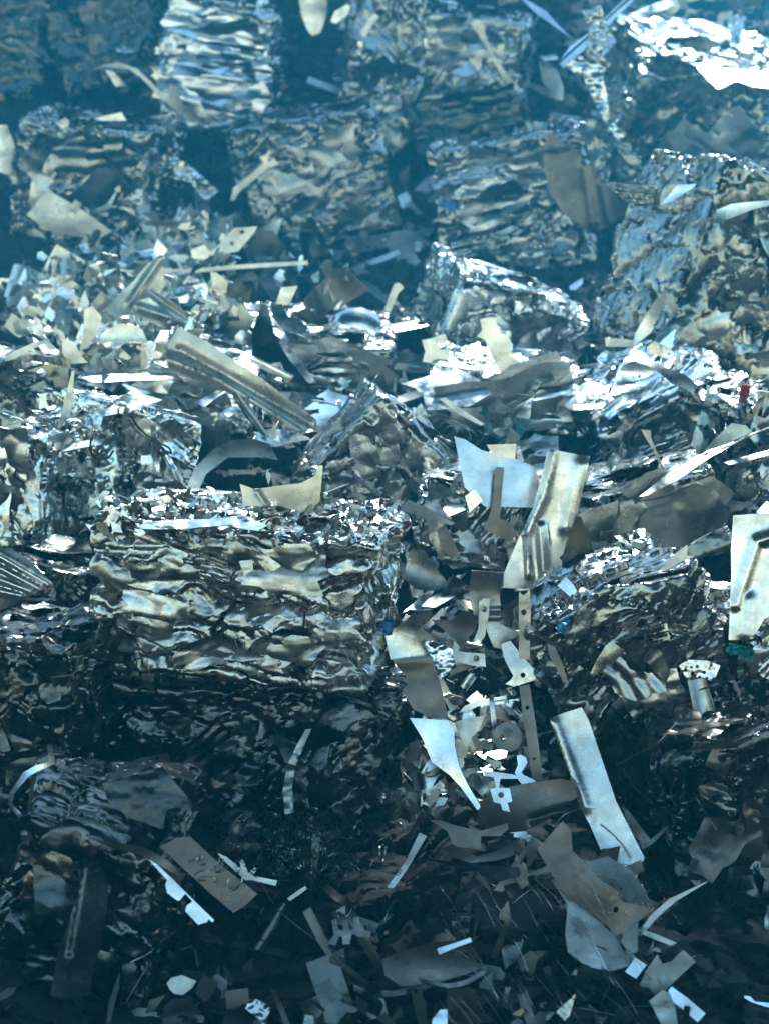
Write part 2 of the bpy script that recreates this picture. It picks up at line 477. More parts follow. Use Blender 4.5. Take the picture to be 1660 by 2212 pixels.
# ------------------------------------------------------------------ bales
BALES = []
def bale(label, short, cx, cy, wpx, hpx, depth, dm, yaw=0, pitch=0, roll=0, mat='bale', seed=1, res=0.006,
         cell=(.16, .12, .06), tilt=.05, step=.028, groove=.022, corr=None, fine=1.0, nflap=16, flapmat=None,
         warp=.03, flapsize=(.05, .16), name='scrap_bale', topflap=8, topmat=None, pillow=.0, clip=.002, ftilt=.20, fang=.5, fstretch=1.0, topscale=.8, ttilt=.14, relief=.085):  # topmat: darker top flaps standing in for shade on the back tier
    W = wpx / 830 * TH * depth; H = hpx / 1106 * TV * depth; D = dm
    rot = Matrix.Rotation(R(yaw), 4, 'Z') @ Matrix.Rotation(R(pitch), 4, 'X') @ Matrix.Rotation(R(roll), 4, 'Y')
    fc = at(cx, cy, depth)
    ctr = fc + rot @ Vector((0, D / 2, 0))
    base = ctr - rot @ Vector((0, 0, H / 2))
    root = empty(name, Matrix.Translation(base) @ rot)
    tag(root, label, 'scrap bale', 'pressed scrap bales in the heap')
    h = np.array((W, D, H)) / 2
    Vs, Fs = [], []; off = 0
    # faces: front, top, bottom, left, right, back
    def grid(o, a, b, na, nb):
        nonlocal off
        s, t = np.meshgrid(np.linspace(-1, 1, na), np.linspace(-1, 1, nb))
        p = o + s.reshape(-1, 1) * a + t.reshape(-1, 1) * b
        idx = np.arange(na * nb).reshape(nb, na) + off
        f = np.stack([idx[:-1, :-1], idx[:-1, 1:], idx[1:, 1:], idx[1:, :-1]], -1).reshape(-1, 4)
        Vs.append(p); Fs.append(f); off += na * nb
    X, Y, Z = np.eye(3)
    nx, ny, nz = [max(8, int(q / res) + 1) for q in (W, D, H)]
    grid(-Y, X, Z, nx, nz); grid(Z, X, Y, nx, ny); grid(-X, -Y, Z, ny, nz); grid(X, Y, Z, ny, nz)
    grid(Y, -X, Z, 24, 24); grid(-Z, X, -Y, nx // 2, ny // 2)
    u = np.concatenate(Vs); F = np.concatenate(Fs)
    k = 20
    nrm = np.sign(u) * np.abs(u) ** 9; nrm /= np.linalg.norm(nrm, axis=1, keepdims=True)
    nl = (np.abs(u) ** k).sum(1) ** (1 / k)
    p = u / nl[:, None] * h
    S = seed * 31.7
    ps = p + S
    low = np.stack([fbm(ps * 3.2, seed + i, 2) for i in (1, 2, 3)], 1)
    q = ps + 0.35 * np.array(cell) * np.stack([fbm(ps * 9, seed + 20 + i, 2) for i in (1, 2, 3)], 1)
    ca = np.array(cell)
    q = q + 0.13 * ca * np.stack([fbm(ps * 24, seed + 30 + i, 2) for i in (1, 2, 3)], 1)
    f1, f2, vec, rn = voronoi(q / ca, seed)
    slope = 0.20 + 1.3 * tilt
    def plates(v, r, c): return v[:, 0] * c[0] * (r[1] - .5) + v[:, 2] * c[2] * (r[2] - .5) * 2.2 + v[:, 1] * c[1] * (r[3] - .5)
    d = (rn[0] - .5) * step + slope * plates(vec, rn, ca)
    d -= groove * 0.6 * np.exp(-(f2 - f1) / 0.035) * (0.2 + rn[4])
    d += pillow * (0.10 - (vec[:, 2] ** 2) * (0.6 + rn[3]) - 0.35 * vec[:, 0] ** 2)
    mk = np.clip(0.5 + 0.9 * fbm(ps * 4.5, seed + 70, 2), 0, 1.3)
    c2 = ca * np.array((.45, .45, .5))
    e1, e2, w2, s2 = voronoi(q / c2 + 3.3, seed + 50)
    on = (s2[4] < 0.35 + 0.4 * mk)
    d += fine * on * ((s2[0] - .5) * .007 + slope * 1.1 * plates(w2, s2, c2)) - fine * .006 * np.exp(-(e2 - e1) / .045) * s2[3] * on
    edge = np.exp(-(f2 - f1) / 0.2)
    d += fine * edge * 0.011 * facet(ps * np.array((24, 24, 30)), seed + 80, 2)
    d += fine * mk * 0.008 * facet(ps * np.array((11, 11, 15)), seed + 81, 2)
    if corr:
        lam, amp, ax = corr
        ph = (q[:, ax] + 0.011 * fbm(ps * np.array((4, 4, 2)), seed + 95, 2) + 0.02 * (rn[0] - .5)) / lam
        saw = ph - np.floor(ph)
        d += amp * 2.2 * (np.minimum((1 - saw), saw / 0.14) - 0.5) * np.clip(0.8 + 0.7 * fbm(ps * 3, seed + 97, 2), 0.15, 1.2)
    # the press leaves the faces flat: bulges are cut off, crevices stay
    cl = clip + 0.006 + 0.35 * slope * plates(vec, rn, ca)
    kk = 200.0
    x_ = (cl - d) * kk
    d = cl - np.where(x_ > 30, x_, np.log1p(np.exp(np.clip(x_, -40, 30)))) / kk
    p = p + warp * low + nrm * d[:, None]
    p[:, 2] += H / 2
    me = np_mesh('pressed_core', p, F, 38)
    core = link('pressed_core', me, M[mat], root)
    rg = random.Random(seed * 7 + 4)
    fm = flapmat or mat
    sides = ['f'] * 10 + (['r'] * 3 if yaw < -3 else []) + (['l'] * 3 if yaw > 3 else [])
    jobs = [rg.choice(sides) for _ in range(nflap)] + ['t'] * topflap
    for s in jobs:
        sc = rg.uniform(*flapsize) * (1.0 if s != 't' else topscale)
        def lim(ext, st): return rg.uniform(-1, 1) * max(0.12, 0.98 - 0.95 * sc * st / ext)
        a, b = lim(W if s in 'ft' else D, fstretch if s == 'f' else 1), lim(H if s != 't' else D, .6)
        if s == 'f': loc = Vector((a * W / 2, -D / 2, b * H / 2)); n = Vector((0, -1, 0))
        elif s == 't': loc = Vector((a * W / 2, b * D / 2, H / 2)); n = Vector((0, 0, 1))
        elif s == 'r': loc = Vector((W / 2, a * D / 2, b * H / 2)); n = Vector((1, 0, 0))
        else: loc = Vector((-W / 2, a * D / 2, b * H / 2)); n = Vector((-1, 0, 0))
        tl = ftilt * 0.6 if s != 't' else ttilt
        n = (n + Vector((rg.gauss(0, tl), rg.gauss(0, tl), rg.gauss(0, tl)))).normalized()
        m4 = n.to_track_quat('Z', 'Y').to_matrix().to_4x4() @ Matrix.Rotation(rg.uniform(0, 6.28) if s == 't' else rg.gauss(0, fang), 4, 'Z')
        loc = loc + Vector((0, 0, H / 2)) + n * rg.uniform(-.004, .012)
        o = link('crumpled_flap', flap_mesh(rg.randrange(len(FLAPS)), topmat if (s == 't' and topmat) else fm), None, root)
        o.matrix_local = Matrix.Translation(loc) @ m4 @ Matrix.Diagonal((sc * (fstretch if s == 'f' else 1), sc * rg.choice((-1, 1)), min(sc * rg.uniform(.6, 1.0), relief * depth / 4.5), 1))
    BALES.append((root, short, cx, cy, max(wpx, hpx) / 2))
    return root

# ------------------------------------------------------------------ the bales, front to back
bale('large grey bale of pressed sheet with wavy layered front and flake covered bright top', 'the large grey bale',
     488, 1310, 640, 340, 4.5, .44, yaw=-12, pitch=1, roll=4, mat='bale', flapmat='bale', seed=2, res=0.0032, cell=(.19, .14, .085), tilt=.05, step=.012,
     corr=(.078, .010, 2), nflap=16, topflap=12, flapsize=(.06, .16), warp=.008, pillow=.03, fine=.7, groove=.03, ftilt=0.17, fang=0.22, fstretch=1.25, topscale=0.45)
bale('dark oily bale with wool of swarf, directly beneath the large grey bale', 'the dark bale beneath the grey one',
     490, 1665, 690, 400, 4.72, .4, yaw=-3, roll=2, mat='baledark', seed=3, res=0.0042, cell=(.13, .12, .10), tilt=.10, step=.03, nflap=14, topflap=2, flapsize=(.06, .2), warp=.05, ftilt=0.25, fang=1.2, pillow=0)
bale('crushed shiny bale with perforated scrap and dented panels at right of the chute', 'the crushed bale by the chute',
     1385, 1440, 340, 350, 4.66, .35, yaw=8, pitch=4, roll=-24, mat='balemid', seed=4, res=0.0036, cell=(.15, .12, .11), tilt=.11, step=.035, nflap=12, topflap=8, flapsize=(.07, .24), warp=.05, fine=1.2, ftilt=0.3, fang=1.5, topscale=0.6, clip=.012, pillow=0)
bale('smooth dark blue bale tilted to the right with a bright frayed top edge', 'the tilted dark blue bale',
     1418, 1150, 330, 195, 5.15, .4, yaw=6, pitch=3, roll=-22, mat='balemid', seed=5, res=0.0042, cell=(.2, .16, .16), tilt=.05, step=.018, nflap=7, topflap=16, flapsize=(.12, .4), fine=.6, ftilt=.05, fang=0.2)
bale('small brown layered bale corner cut by the right border below the big pressed panel', 'the brown bale corner',
     1665, 1390, 110, 170, 4.6, .3, yaw=14, roll=-14, mat='bale', seed=6, cell=(.07, .07, .04), nflap=24, topflap=3, flapsize=(.04, .12))
bale('glossy pale blue crumpled bale with dark folded right half, behind the grey bale', 'the pale blue crumpled bale',
     330, 1020, 250, 265, 5.3, .42, yaw=42, pitch=2, roll=15, mat='baleblue', seed=7, res=0.0042, cell=(.11, .11, .15), tilt=.08, step=.03, nflap=14, topflap=9, flapsize=(.07, .24), warp=.03, fine=.9, fang=1.2, topscale=0.7, pillow=0)
bale('dusty grey bale standing on its corner in the middle of the heap', 'the cornered grey bale',
     835, 1030, 250, 250, 5.62, .35, yaw=6, pitch=2, roll=37, mat='balemid', flapmat='bale', seed=8, res=0.0044, cell=(.17, .14, .15), tilt=.06, step=.02, nflap=14, topflap=10, flapsize=(.12, .34), fine=.6, ftilt=.06, fang=1.5, topscale=0.6)
bale('broken silvery bale with dark blue pleated right face, under the notched tan plate', 'the broken silvery bale',
     1120, 715, 320, 160, 6.85, .5, yaw=14, pitch=10, roll=18, mat='baleblue', seed=9, res=0.0052, cell=(.16, .14, .12), tilt=.10, step=.04, nflap=16, topflap=16, flapsize=(.10, .36), warp=.04, corr=(.11, .014, 0), fang=0.5, ftilt=.1, pillow=0)
bale('brightly lit bale of layered foil-like sheets sloping down to the left', 'the brightly lit layered bale',
     1430, 945, 300, 165, 6.0, .5, yaw=6, pitch=16, roll=-24, mat='baleblue', seed=10, res=0.0048, cell=(.15, .14, .10), tilt=.08, step=.03, nflap=34, topflap=24, flapsize=(.12, .32), flapmat='bright', warp=.05, fang=0.5)
bale('tall bale of rounded crushed cans with a sharp bright vertical corner at right', 'the bale of crushed cans',
     1640, 600, 380, 430, 6.5, .45, yaw=32, pitch=2, roll=21, mat='balemid', flapmat='balemid', seed=11, res=0.0052, cell=(.15, .14, .14), tilt=.07, step=.008, nflap=9, topflap=6, flapsize=(.12, .3), warp=.01, groove=.022, pillow=.02, topmat='balemid', ftilt=0.22, fang=2.0, topscale=.7, clip=.006, fine=.4)
bale('hazy bale of horizontal corrugated sheets behind the dark curved panel', 'the hazy corrugated bale',
     1105, 445, 325, 285, 8.6, .6, yaw=-6, pitch=4, roll=-8, mat='balemid', flapmat='bale', seed=12, res=0.0068, cell=(.30, .2, .09), tilt=.05, step=.02, corr=(.13, .022, 2), nflap=14, topflap=8, flapsize=(.12, .3), topmat='baledark', ftilt=0.16, fang=0.15, fstretch=1.3, topscale=0.4, clip=.01)
bale('hazy crumpled bale with torn paper-like skin, half hidden behind the dark curved panel', 'the torn hazy bale',
     1265, 335, 130, 150, 8.95, .5, yaw=4, roll=15, mat='balemid', seed=13, res=0.0075, cell=(.12, .12, .12), tilt=.1, nflap=12, topflap=6, flapsize=(.1, .28), topmat='baledark', fang=1.5, topscale=0.4, pillow=0)
bale('hazy grey bale behind the cross-ended strap, with a smooth lower front', 'the bale behind the strap',
     685, 400, 320, 290, 8.8, .6, yaw=8, pitch=6, roll=-13, mat='balemid', seed=14, res=0.0072, cell=(.22, .2, .12), tilt=.07, step=.03, nflap=10, topflap=12, flapsize=(.2, .5), topmat='baledark', fang=0.5, topscale=0.4)
bale('hazy blue grey bale at far left with a sunlit lump on its top corner', 'the hazy far left bale',
     172, 410, 300, 290, 8.6, .6, yaw=-8, pitch=6, roll=9, mat='balemid', seed=15, res=0.0072, cell=(.2, .2, .14), tilt=.09, step=.03, nflap=10, topflap=12, flapsize=(.2, .55), topmat='baledark', fang=1.2, topscale=0.4)
bale('pale upright bale of thin horizontal layers with a dazzling white top', 'the pale layered bale',
     468, 150, 238, 275, 9.9, .6, yaw=-2, pitch=3, roll=2, mat='baleblue', seed=16, res=0.0075, cell=(.5, .3, .045), tilt=.03, step=.014, corr=(.08, .012, 2), nflap=10, topflap=14, flapsize=(.15, .4), flapmat='bright', ftilt=0.1, fang=0.1, fstretch=1.5, topscale=.35)
bale('dim blue bale with round crushed ends at the top left corner', 'the dim top left bale',
     235, 90, 240, 200, 10.3, .6, yaw=4, roll=-15, mat='baledark', seed=17, res=0.009, cell=(.16, .16, .16), tilt=.1, nflap=10, topflap=4, flapsize=(.15, .4), topmat='baledark', fang=1.5, topscale=0.4)
bale('dark bale of upright plates cut by the left end of the top border', 'the dark bale of upright plates',
     20, 90, 130, 260, 10.3, .6, yaw=3, roll=9, mat='baledark', seed=27, res=0.009, cell=(.12, .16, .5), tilt=.06, nflap=14, topflap=4, flapsize=(.2, .5), topmat='baledark', ftilt=0.1)
bale('beige crumpled bale with flaking front just under the dogbone-shaped strip', 'the flaking beige bale',
     1000, 130, 270, 200, 9.8, .6, yaw=-5, pitch=8, roll=7, mat='bale', seed=18, res=0.0075, cell=(.22, .2, .09), tilt=.08, step=.03, nflap=20, topflap=10, flapsize=(.16, .42), topmat='baledark', fang=0.5, topscale=0.5, pillow=0)
bale('dark flat-fronted bale below the flaking beige one, deep in blue haze', 'the dark hazy bale',
     1010, 270, 260, 110, 9.6, .6, yaw=0, pitch=2, roll=-3, mat='baledark', seed=19, res=0.009, cell=(.4, .3, .06), tilt=.03, nflap=12, topflap=2, flapsize=(.2, .5), topmat='baledark', ftilt=0.08, fang=0.1)
bale('greenish bale of vertical folded plates left of the flaking beige bale', 'the greenish bale of folded plates',
     830, 170, 150, 340, 9.7, .5, yaw=10, roll=5, mat='balemid', seed=20, res=0.0075, cell=(.09, .12, .5), tilt=.09, step=.03, nflap=10, topflap=6, flapsize=(.2, .5), topmat='baledark', fang=0.3)
bale('big dark smooth bale with three vertical seams and a dazzling wrinkled top', 'the big smooth bale',
     1545, 300, 390, 270, 8.9, .9, yaw=5, pitch=20, roll=9, mat='balemid', seed=21, res=0.0068, cell=(.26, .3, .7), tilt=.03, step=.012, fine=.35, nflap=8, topflap=44, flapsize=(.2, .6), flapmat='galv', warp=.04, ftilt=0.05)
bale('bulging smooth dark bale with a pale rounded shoulder at the left border', 'the bulging dark bale',
     40, 900, 190, 220, 5.85, .4, yaw=-12, pitch=4, roll=8, mat='balemid', seed=22, res=0.005, cell=(.3, .3, .26), tilt=.12, step=.03, fine=.35, nflap=10, topflap=6, flapsize=(.15, .4), warp=.07)
bale('blue crumpled bale cut by the left border, left of the pale blue crumpled bale', 'the blue bale at the left border',
     5, 1045, 140, 250, 5.05, .35, yaw=-14, roll=6, mat='baleblue', seed=23, res=0.0042, cell=(.10, .1, .14), tilt=.09, step=.03, nflap=12, topflap=8, flapsize=(.07, .22), warp=.05, fang=1.3, pillow=0)
bale('dark folded bale under the ribbed fan of sheet at the left border', 'the dark folded bale',
     40, 1300, 190, 170, 4.85, .3, yaw=-10, roll=14, mat='baledark', seed=24, res=0.0045, cell=(.12, .1, .12), tilt=.1, nflap=12, topflap=5, flapsize=(.08, .22), pillow=0)
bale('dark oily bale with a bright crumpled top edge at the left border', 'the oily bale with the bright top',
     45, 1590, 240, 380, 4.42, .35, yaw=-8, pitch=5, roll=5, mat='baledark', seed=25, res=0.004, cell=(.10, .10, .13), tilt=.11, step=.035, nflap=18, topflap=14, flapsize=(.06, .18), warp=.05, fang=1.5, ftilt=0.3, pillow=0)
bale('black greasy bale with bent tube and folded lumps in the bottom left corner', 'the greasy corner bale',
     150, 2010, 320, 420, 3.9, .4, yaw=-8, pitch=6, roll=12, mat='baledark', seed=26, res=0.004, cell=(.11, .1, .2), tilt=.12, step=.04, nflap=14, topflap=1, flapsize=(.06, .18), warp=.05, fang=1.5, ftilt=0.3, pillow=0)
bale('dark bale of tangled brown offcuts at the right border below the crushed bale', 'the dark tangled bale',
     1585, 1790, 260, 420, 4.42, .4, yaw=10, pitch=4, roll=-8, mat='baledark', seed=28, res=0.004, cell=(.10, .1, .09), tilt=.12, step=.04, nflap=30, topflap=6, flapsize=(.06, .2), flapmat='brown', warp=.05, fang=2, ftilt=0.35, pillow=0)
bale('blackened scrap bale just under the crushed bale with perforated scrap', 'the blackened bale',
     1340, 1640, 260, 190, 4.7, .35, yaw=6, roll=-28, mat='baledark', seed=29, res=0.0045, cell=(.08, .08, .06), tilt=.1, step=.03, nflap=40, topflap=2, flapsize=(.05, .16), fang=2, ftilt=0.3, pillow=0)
bale('brown bale with jagged shiny rim hidden behind the loose chute offcuts', 'the jagged rim bale',
     1030, 1140, 270, 150, 5.2, .35, yaw=-4, pitch=4, roll=4, mat='balemid', seed=30, res=0.0045, cell=(.14, .12, .10), tilt=.09, nflap=12, topflap=14, flapsize=(.07, .22), fang=1, pillow=0)
bale('frayed bale of torn sheet at the right border beside the red connector', 'the frayed right border bale',
     1655, 960, 130, 210, 5.5, .4, yaw=16, roll=-10, mat='balemid', seed=31, res=0.0048, cell=(.12, .12, .12), tilt=.12, step=.04, nflap=30, topflap=10, flapsize=(.08, .25), fang=1.5, ftilt=0.35, pillow=0)
bale('layered bale top dusted with white flakes left of the long ribbed beam', 'the white flaked bale',
     370, 880, 340, 90, 6.0, .5, yaw=-4, pitch=10, roll=6, mat='baleblue', seed=32, res=0.005, cell=(.14, .14, .05), tilt=.08, nflap=20, topflap=30, flapsize=(.12, .38), flapmat='bright', fang=0.3)
bale('low dark bale with white glinting scrap on top, right of the ribbed beam', 'the low glinting bale',
     640, 790, 420, 110, 6.5, .5, yaw=2, pitch=9, roll=4, mat='balemid', seed=33, res=0.005, cell=(.16, .14, .06), tilt=.08, nflap=16, topflap=30, flapsize=(.12, .38), flapmat='bright', fang=0.3)
bale('flattened bale of curled layered sheets under the white post, mid right', 'the curled layered bale',
     1100, 885, 330, 110, 6.25, .5, yaw=2, pitch=9, roll=3, mat='baleblue', seed=34, res=0.005, cell=(.18, .14, .045), tilt=.08, step=.022, nflap=26, topflap=28, flapsize=(.12, .36), flapmat='galv', fang=0.2, fstretch=1.4)

# ------------------------------------------------------------------ loose sheets, strips, brackets: traced outline -> real sheet at its own distance
MARKS = [(s, x, y, r) for (_, s, x, y, r) in BALES]
SHORTS = []
def first_hit(px, py):
    d = ray(px, py); L = d.length; d = d / L
    ok, loc, n, idx, ob, mw = scene.ray_cast(DG(), C0, d)
    return ((loc - C0).length / L if ok else None), loc, n
_dg = [None]
def DG():
    if _dg[0] is None:
        bpy.context.view_layer.update(); _dg[0] = bpy.context.evaluated_depsgraph_get()
    return _dg[0]
def circle(x, y, r, n=14):
    return [(x + r * math.cos(2 * math.pi * k / n), y + r * math.sin(2 * math.pi * k / n)) for k in range(n)]
def hero(name, cat, short, label, reg, pts, mat='galv', pitch=8, yaw=0, holes=(), beads=(), bend=None, fold=None, crump=0.0,
         thick=.0014, press=.13, lift=.0, depth=None, smooth_pts=False, group=None, twist=0.0):
    P = [toD(reg, p) for p in pts]
    if smooth_pts:
        for _ in range(2):
            Q = []
            for i in range(len(P)):
                a, b = P[i], P[(i + 1) % len(P)]
                Q += [(a[0] * .75 + b[0] * .25, a[1] * .75 + b[1] * .25), (a[0] * .25 + b[0] * .75, a[1] * .25 + b[1] * .75)]
            P = Q
    cx, cy = sum(p[0] for p in P) / len(P), sum(p[1] for p in P) / len(P)
    rc = ray(cx, cy); n = -rc.normalized()
    right = Vector((0, 0, 1)).cross(n).normalized()          # picture right, seen from the camera
    n = Matrix.Rotation(R(-pitch), 3, right) @ n
    n = Matrix.Rotation(R(yaw), 3, 'Z') @ n
    def plane_t(px, py, k):
        d = ray(px, py); den = d.dot(n)
        return k * rc.dot(n) / den if abs(den) > 1e-3 else k
    if depth is None:
        rs = []
        samp = dens(P, max(8, 0.1 * max(abs(P[0][0] - cx), abs(P[0][1] - cy), 60)))[:60] + [(cx, cy)] + [((p[0] + cx) / 2, (p[1] + cy) / 2) for p in P]
        for p in samp:
            h, _, _ = first_hit(*p)
            if h: rs.append(h / plane_t(p[0], p[1], 1.0))
        rs.sort(); k = rs[int(len(rs) * press)] if rs else 6.0
    else: k = depth
    k -= lift + 0.004
    org = at(cx, cy, k)
    ex = (right - n * right.dot(n)).normalized(); ey = n.cross(ex)
    def loc2(p):
        w = C0 + ray(*p) * plane_t(p[0], p[1], k) - org
        return (w.dot(ex), w.dot(ey))
    poly = [loc2(p) for p in P]
    A = sum(poly[i][0] * poly[(i + 1) % len(poly)][1] - poly[(i + 1) % len(poly)][0] * poly[i][1] for i in range(len(poly)))
    if A < 0: poly = poly[::-1]
    px2m = k * TH / 830
    HL = [[loc2(toD(reg, q)) for q in (circle(*h) if len(h) == 3 and not isinstance(h[0], tuple) else h)] for h in holes]
    BD = []
    for (x0, y0, x1, y1, w, hgt) in beads:
        BD.append((np.array(loc2(toD(reg, (x0, y0)))), np.array(loc2(toD(reg, (x1, y1)))), 1.5 * w * (0.5 if reg else 1) * px2m, 0.6 * hgt))
    FD = None
    if fold:
        fl = fold if isinstance(fold[0], tuple) else [fold]
        FD = [(np.array(loc2(toD(reg, f[0:2]))), np.array(loc2(toD(reg, f[2:4]))), math.tan(R(f[4]))) for f in fl]
    ext = max(max(abs(p[0]) for p in poly), max(abs(p[1]) for p in poly))
    sd_ = int(cx * 7 + cy * 13) % 997
    def prof(u, v):
        z = np.zeros_like(u)
        if bend:
            a = R(bend[0]); s = (u * math.cos(a) + v * math.sin(a)) / ext
            z += bend[1] * ext * s * s
            if len(bend) > 2: z += bend[2] * ext * s
        if twist: z += twist * u * v / ext
        up_, dn_ = np.zeros_like(u), np.zeros_like(u)
        for p0, p1, w, hgt in BD:
            dv = p1 - p0; L2 = max((dv * dv).sum(), 1e-9); q = np.stack([u, v], 1) - p0
            tt = np.clip((q @ dv) / L2, 0, 1); dd = np.sqrt(((q - tt[:, None] * dv) ** 2).sum(1))
            e_ = hgt * np.exp(-(dd / w) ** 2)
            if hgt > 0: up_ = np.maximum(up_, e_)
            else: dn_ = np.minimum(dn_, e_)
        z = z + up_ + dn_
        if FD:
            for p0, p1, tn in FD:
                dv = (p1 - p0) / max(np.linalg.norm(p1 - p0), 1e-9)
                sdist = dv[0] * (v - p0[1]) - dv[1] * (u - p0[0])
                sp = sdist * 120; soft = np.where(sp > 30, sdist, np.log1p(np.exp(np.clip(sp, -30, 30))) / 120)
                z += tn * soft
        q = np.column_stack([u, v, np.full_like(u, sd_)])
        z += 0.030 * ext * vnoise(q * np.array((1.3 / ext, 1.3 / ext, 1)) + sd_, 5)
        if crump: z += crump * ext * crease(q * np.array((2.4 / ext, 2.4 / ext, 1)), sd_, 3)
        return z
    me = sheet_mesh(name, poly, HL, prof, thick)
    mw = Matrix((ex, ey, n)).transposed().to_4x4(); mw.translation = org
    o = link(name, me, M[mat]); o.matrix_world = mw
    tag(o, label, cat, group)
    rad = max(math.hypot(p[0] - cx, p[1] - cy) for p in P)
    MARKS.append((short, cx, cy, rad)); _dg[0] = None
    return o
H = hero

# ------------------------------------------------------------------ library of loose offcuts
LIB = []        # (name, phrase, mesh, size class)
rl = random.Random(5)
def lib(name, phrase, poly, holes=(), bend=0.0, bend_a=0.0, fold=None, crump=0.0, thick=.0016, n=260, s=1.0):
    sd_ = len(LIB) * 3 + 7
    def prof(u, v):
        z = 1.5 * bend * (u * math.cos(bend_a) + v * math.sin(bend_a)) ** 2 + 0.25 * u * v * math.sin(sd_)
        if fold:
            t = (u * math.cos(fold[0]) + v * math.sin(fold[0])) - fold[1]
            z = z + fold[2] * np.maximum(t, 0)
        q = np.column_stack([u * 3, v * 3, np.full_like(u, sd_)])
        z = z + 0.06 * vnoise(q * 0.8, sd_)
        if crump: z = z + crump * crease(q, sd_, 3)
        return z
    me = sheet_mesh(name, poly, holes, prof, thick / 0.1, None, n)
    LIB.append((name, phrase, me))
def box(w, h): return [(-w / 2, -h / 2), (w / 2, -h / 2), (w / 2, h / 2), (-w / 2, h / 2)]
lib('metal_strip', 'straight strip', box(1, .13), bend=.12)
lib('metal_strip', 'slim strip', [(-.5, -.03), (.5, -.05), (.5, .04), (-.5, .03)], bend=-.15)
lib('metal_strip', 'curved strip', [(-.5, -.1), (-.2, .0), (.1, .03), (.5, -.06), (.5, .05), (.1, .14), (-.22, .1), (-.52, 0)], bend=.3)
lib('metal_strip', 'kinked strip', [(-.5, -.05), (0, -.07), (.4, .2), (.36, .3), (-.03, .05), (-.5, .07)], fold=(0, .05, .5))
lib('metal_strip', 'notched strip', [(-.5, -.1), (-.2, -.1), (-.2, -.03), (.05, -.03), (.05, -.1), (.5, -.1), (.5, .1), (-.5, .1)], fold=(0, .2, .4))
lib('offcut', 'square offcut', [(-.4, -.35), (.35, -.4), (.42, .34), (-.36, .4)], bend=.12)
lib('offcut', 'oblong offcut', [(-.5, -.25), (.48, -.28), (.5, .22), (-.46, .3)], bend=-.2, bend_a=.5)
lib('offcut', 'three-cornered offcut', [(-.5, -.3), (.5, -.22), (-.1, .38)], bend=.2)
lib('offcut', 'pointed offcut', [(-.5, -.12), (.1, -.25), (.52, .02), (.05, .24), (-.46, .16)], bend=.25, bend_a=.3)
lib('offcut', 'stepped offcut', [(-.5, -.3), (.1, -.3), (.1, -.1), (.5, -.1), (.5, .25), (-.1, .25), (-.1, .38), (-.5, .38)], bend=.1)
lib('offcut', 'ragged offcut', jag(1, .6, 13, .28, rl), bend=.15, crump=.05)
lib('offcut', 'leaf-shaped offcut', [(-.5, 0), (-.25, -.16), (.1, -.2), (.5, -.02), (.15, .16), (-.2, .17)], bend=.3, bend_a=1.2)
lib('bracket', 'holed bracket', [(-.5, -.16), (.3, -.16), (.5, -.05), (.5, .1), (.3, .18), (-.5, .16)], holes=[circle(.3, 0, .07, 12), circle(-.3, 0, .06, 12)], fold=(0, -.05, .5))
lib('bracket', 'angled bracket', [(-.5, -.4), (-.28, -.42), (-.24, .05), (.5, .1), (.48, .32), (-.5, .3)], fold=(1.57, .05, .7))
lib('bracket', 'lobed bracket', [(-.5, -.1), (-.2, -.12), (-.1, -.35), (.12, -.32), (.14, -.1), (.5, -.14), (.52, .12), (.1, .14), (.06, .34), (-.14, .3), (-.18, .12), (-.5, .14)], holes=[circle(0, 0, .06, 12)], bend=.2)
lib('bracket', 'hooked bracket', [(-.5, -.08), (.3, -.1), (.46, .05), (.42, .34), (.26, .36), (.24, .1), (-.48, .1)], fold=(0, .1, -.5))
lib('crumpled_sheet', 'crumpled scrap', jag(1, .7, 15, .22, rl), crump=.22, n=420)
lib('crumpled_sheet', 'folded scrap', jag(1, .5, 15, .2, rl), crump=.12, fold=(.6, 0, .9), n=420)
lib('curled_sheet', 'curled scrap', box(1, .5), bend=1.1, bend_a=.2, n=420)
lib('curled_sheet', 'half-rolled scrap', [(-.5, -.16), (.5, -.2), (.46, .2), (-.48, .14)], bend=2.4, bend_a=1.57, n=420)
LIB_M = {}
def lib_mesh(i, mat):
    k = (i, mat)
    if k not in LIB_M:
        me = LIB[i][2].copy(); me.materials.clear(); me.materials.append(unit_mat(mat)); LIB_M[k] = me
    return LIB_M[k]
ADJ = {'bright': 'bright', 'galv': 'pale grey', 'tan': 'beige', 'dull': 'dull grey', 'dark': 'dark', 'brown': 'brown'}
USED = {}
def where(px, py, k):
    ms = sorted(MARKS, key=lambda m: math.hypot(m[1] - px, m[2] - py) / (m[3] + 40))
    s, x, y, r = ms[k]
    a = math.degrees(math.atan2(y - py, px - x)) % 360
    if math.hypot(px - x, py - y) < 0.35 * r: return 'over the middle of ' + s
    names = ['right of', 'at the upper right of', 'above', 'at the upper left of', 'left of', 'at the lower left of', 'below', 'at the lower right of']
    return names[int(((a + 22.5) % 360) // 45)] + ' ' + s
def auto_label(first, px, py):
    for k in range(9):
        lab = first + ' ' + where(px, py, k)
        if lab not in USED and len(lab.split()) <= 16:
            USED[lab] = 1; return lab
    lab = first + ' ' + where(px, py, 0); USED[lab] = USED.get(lab, 0) + 1
    return lab
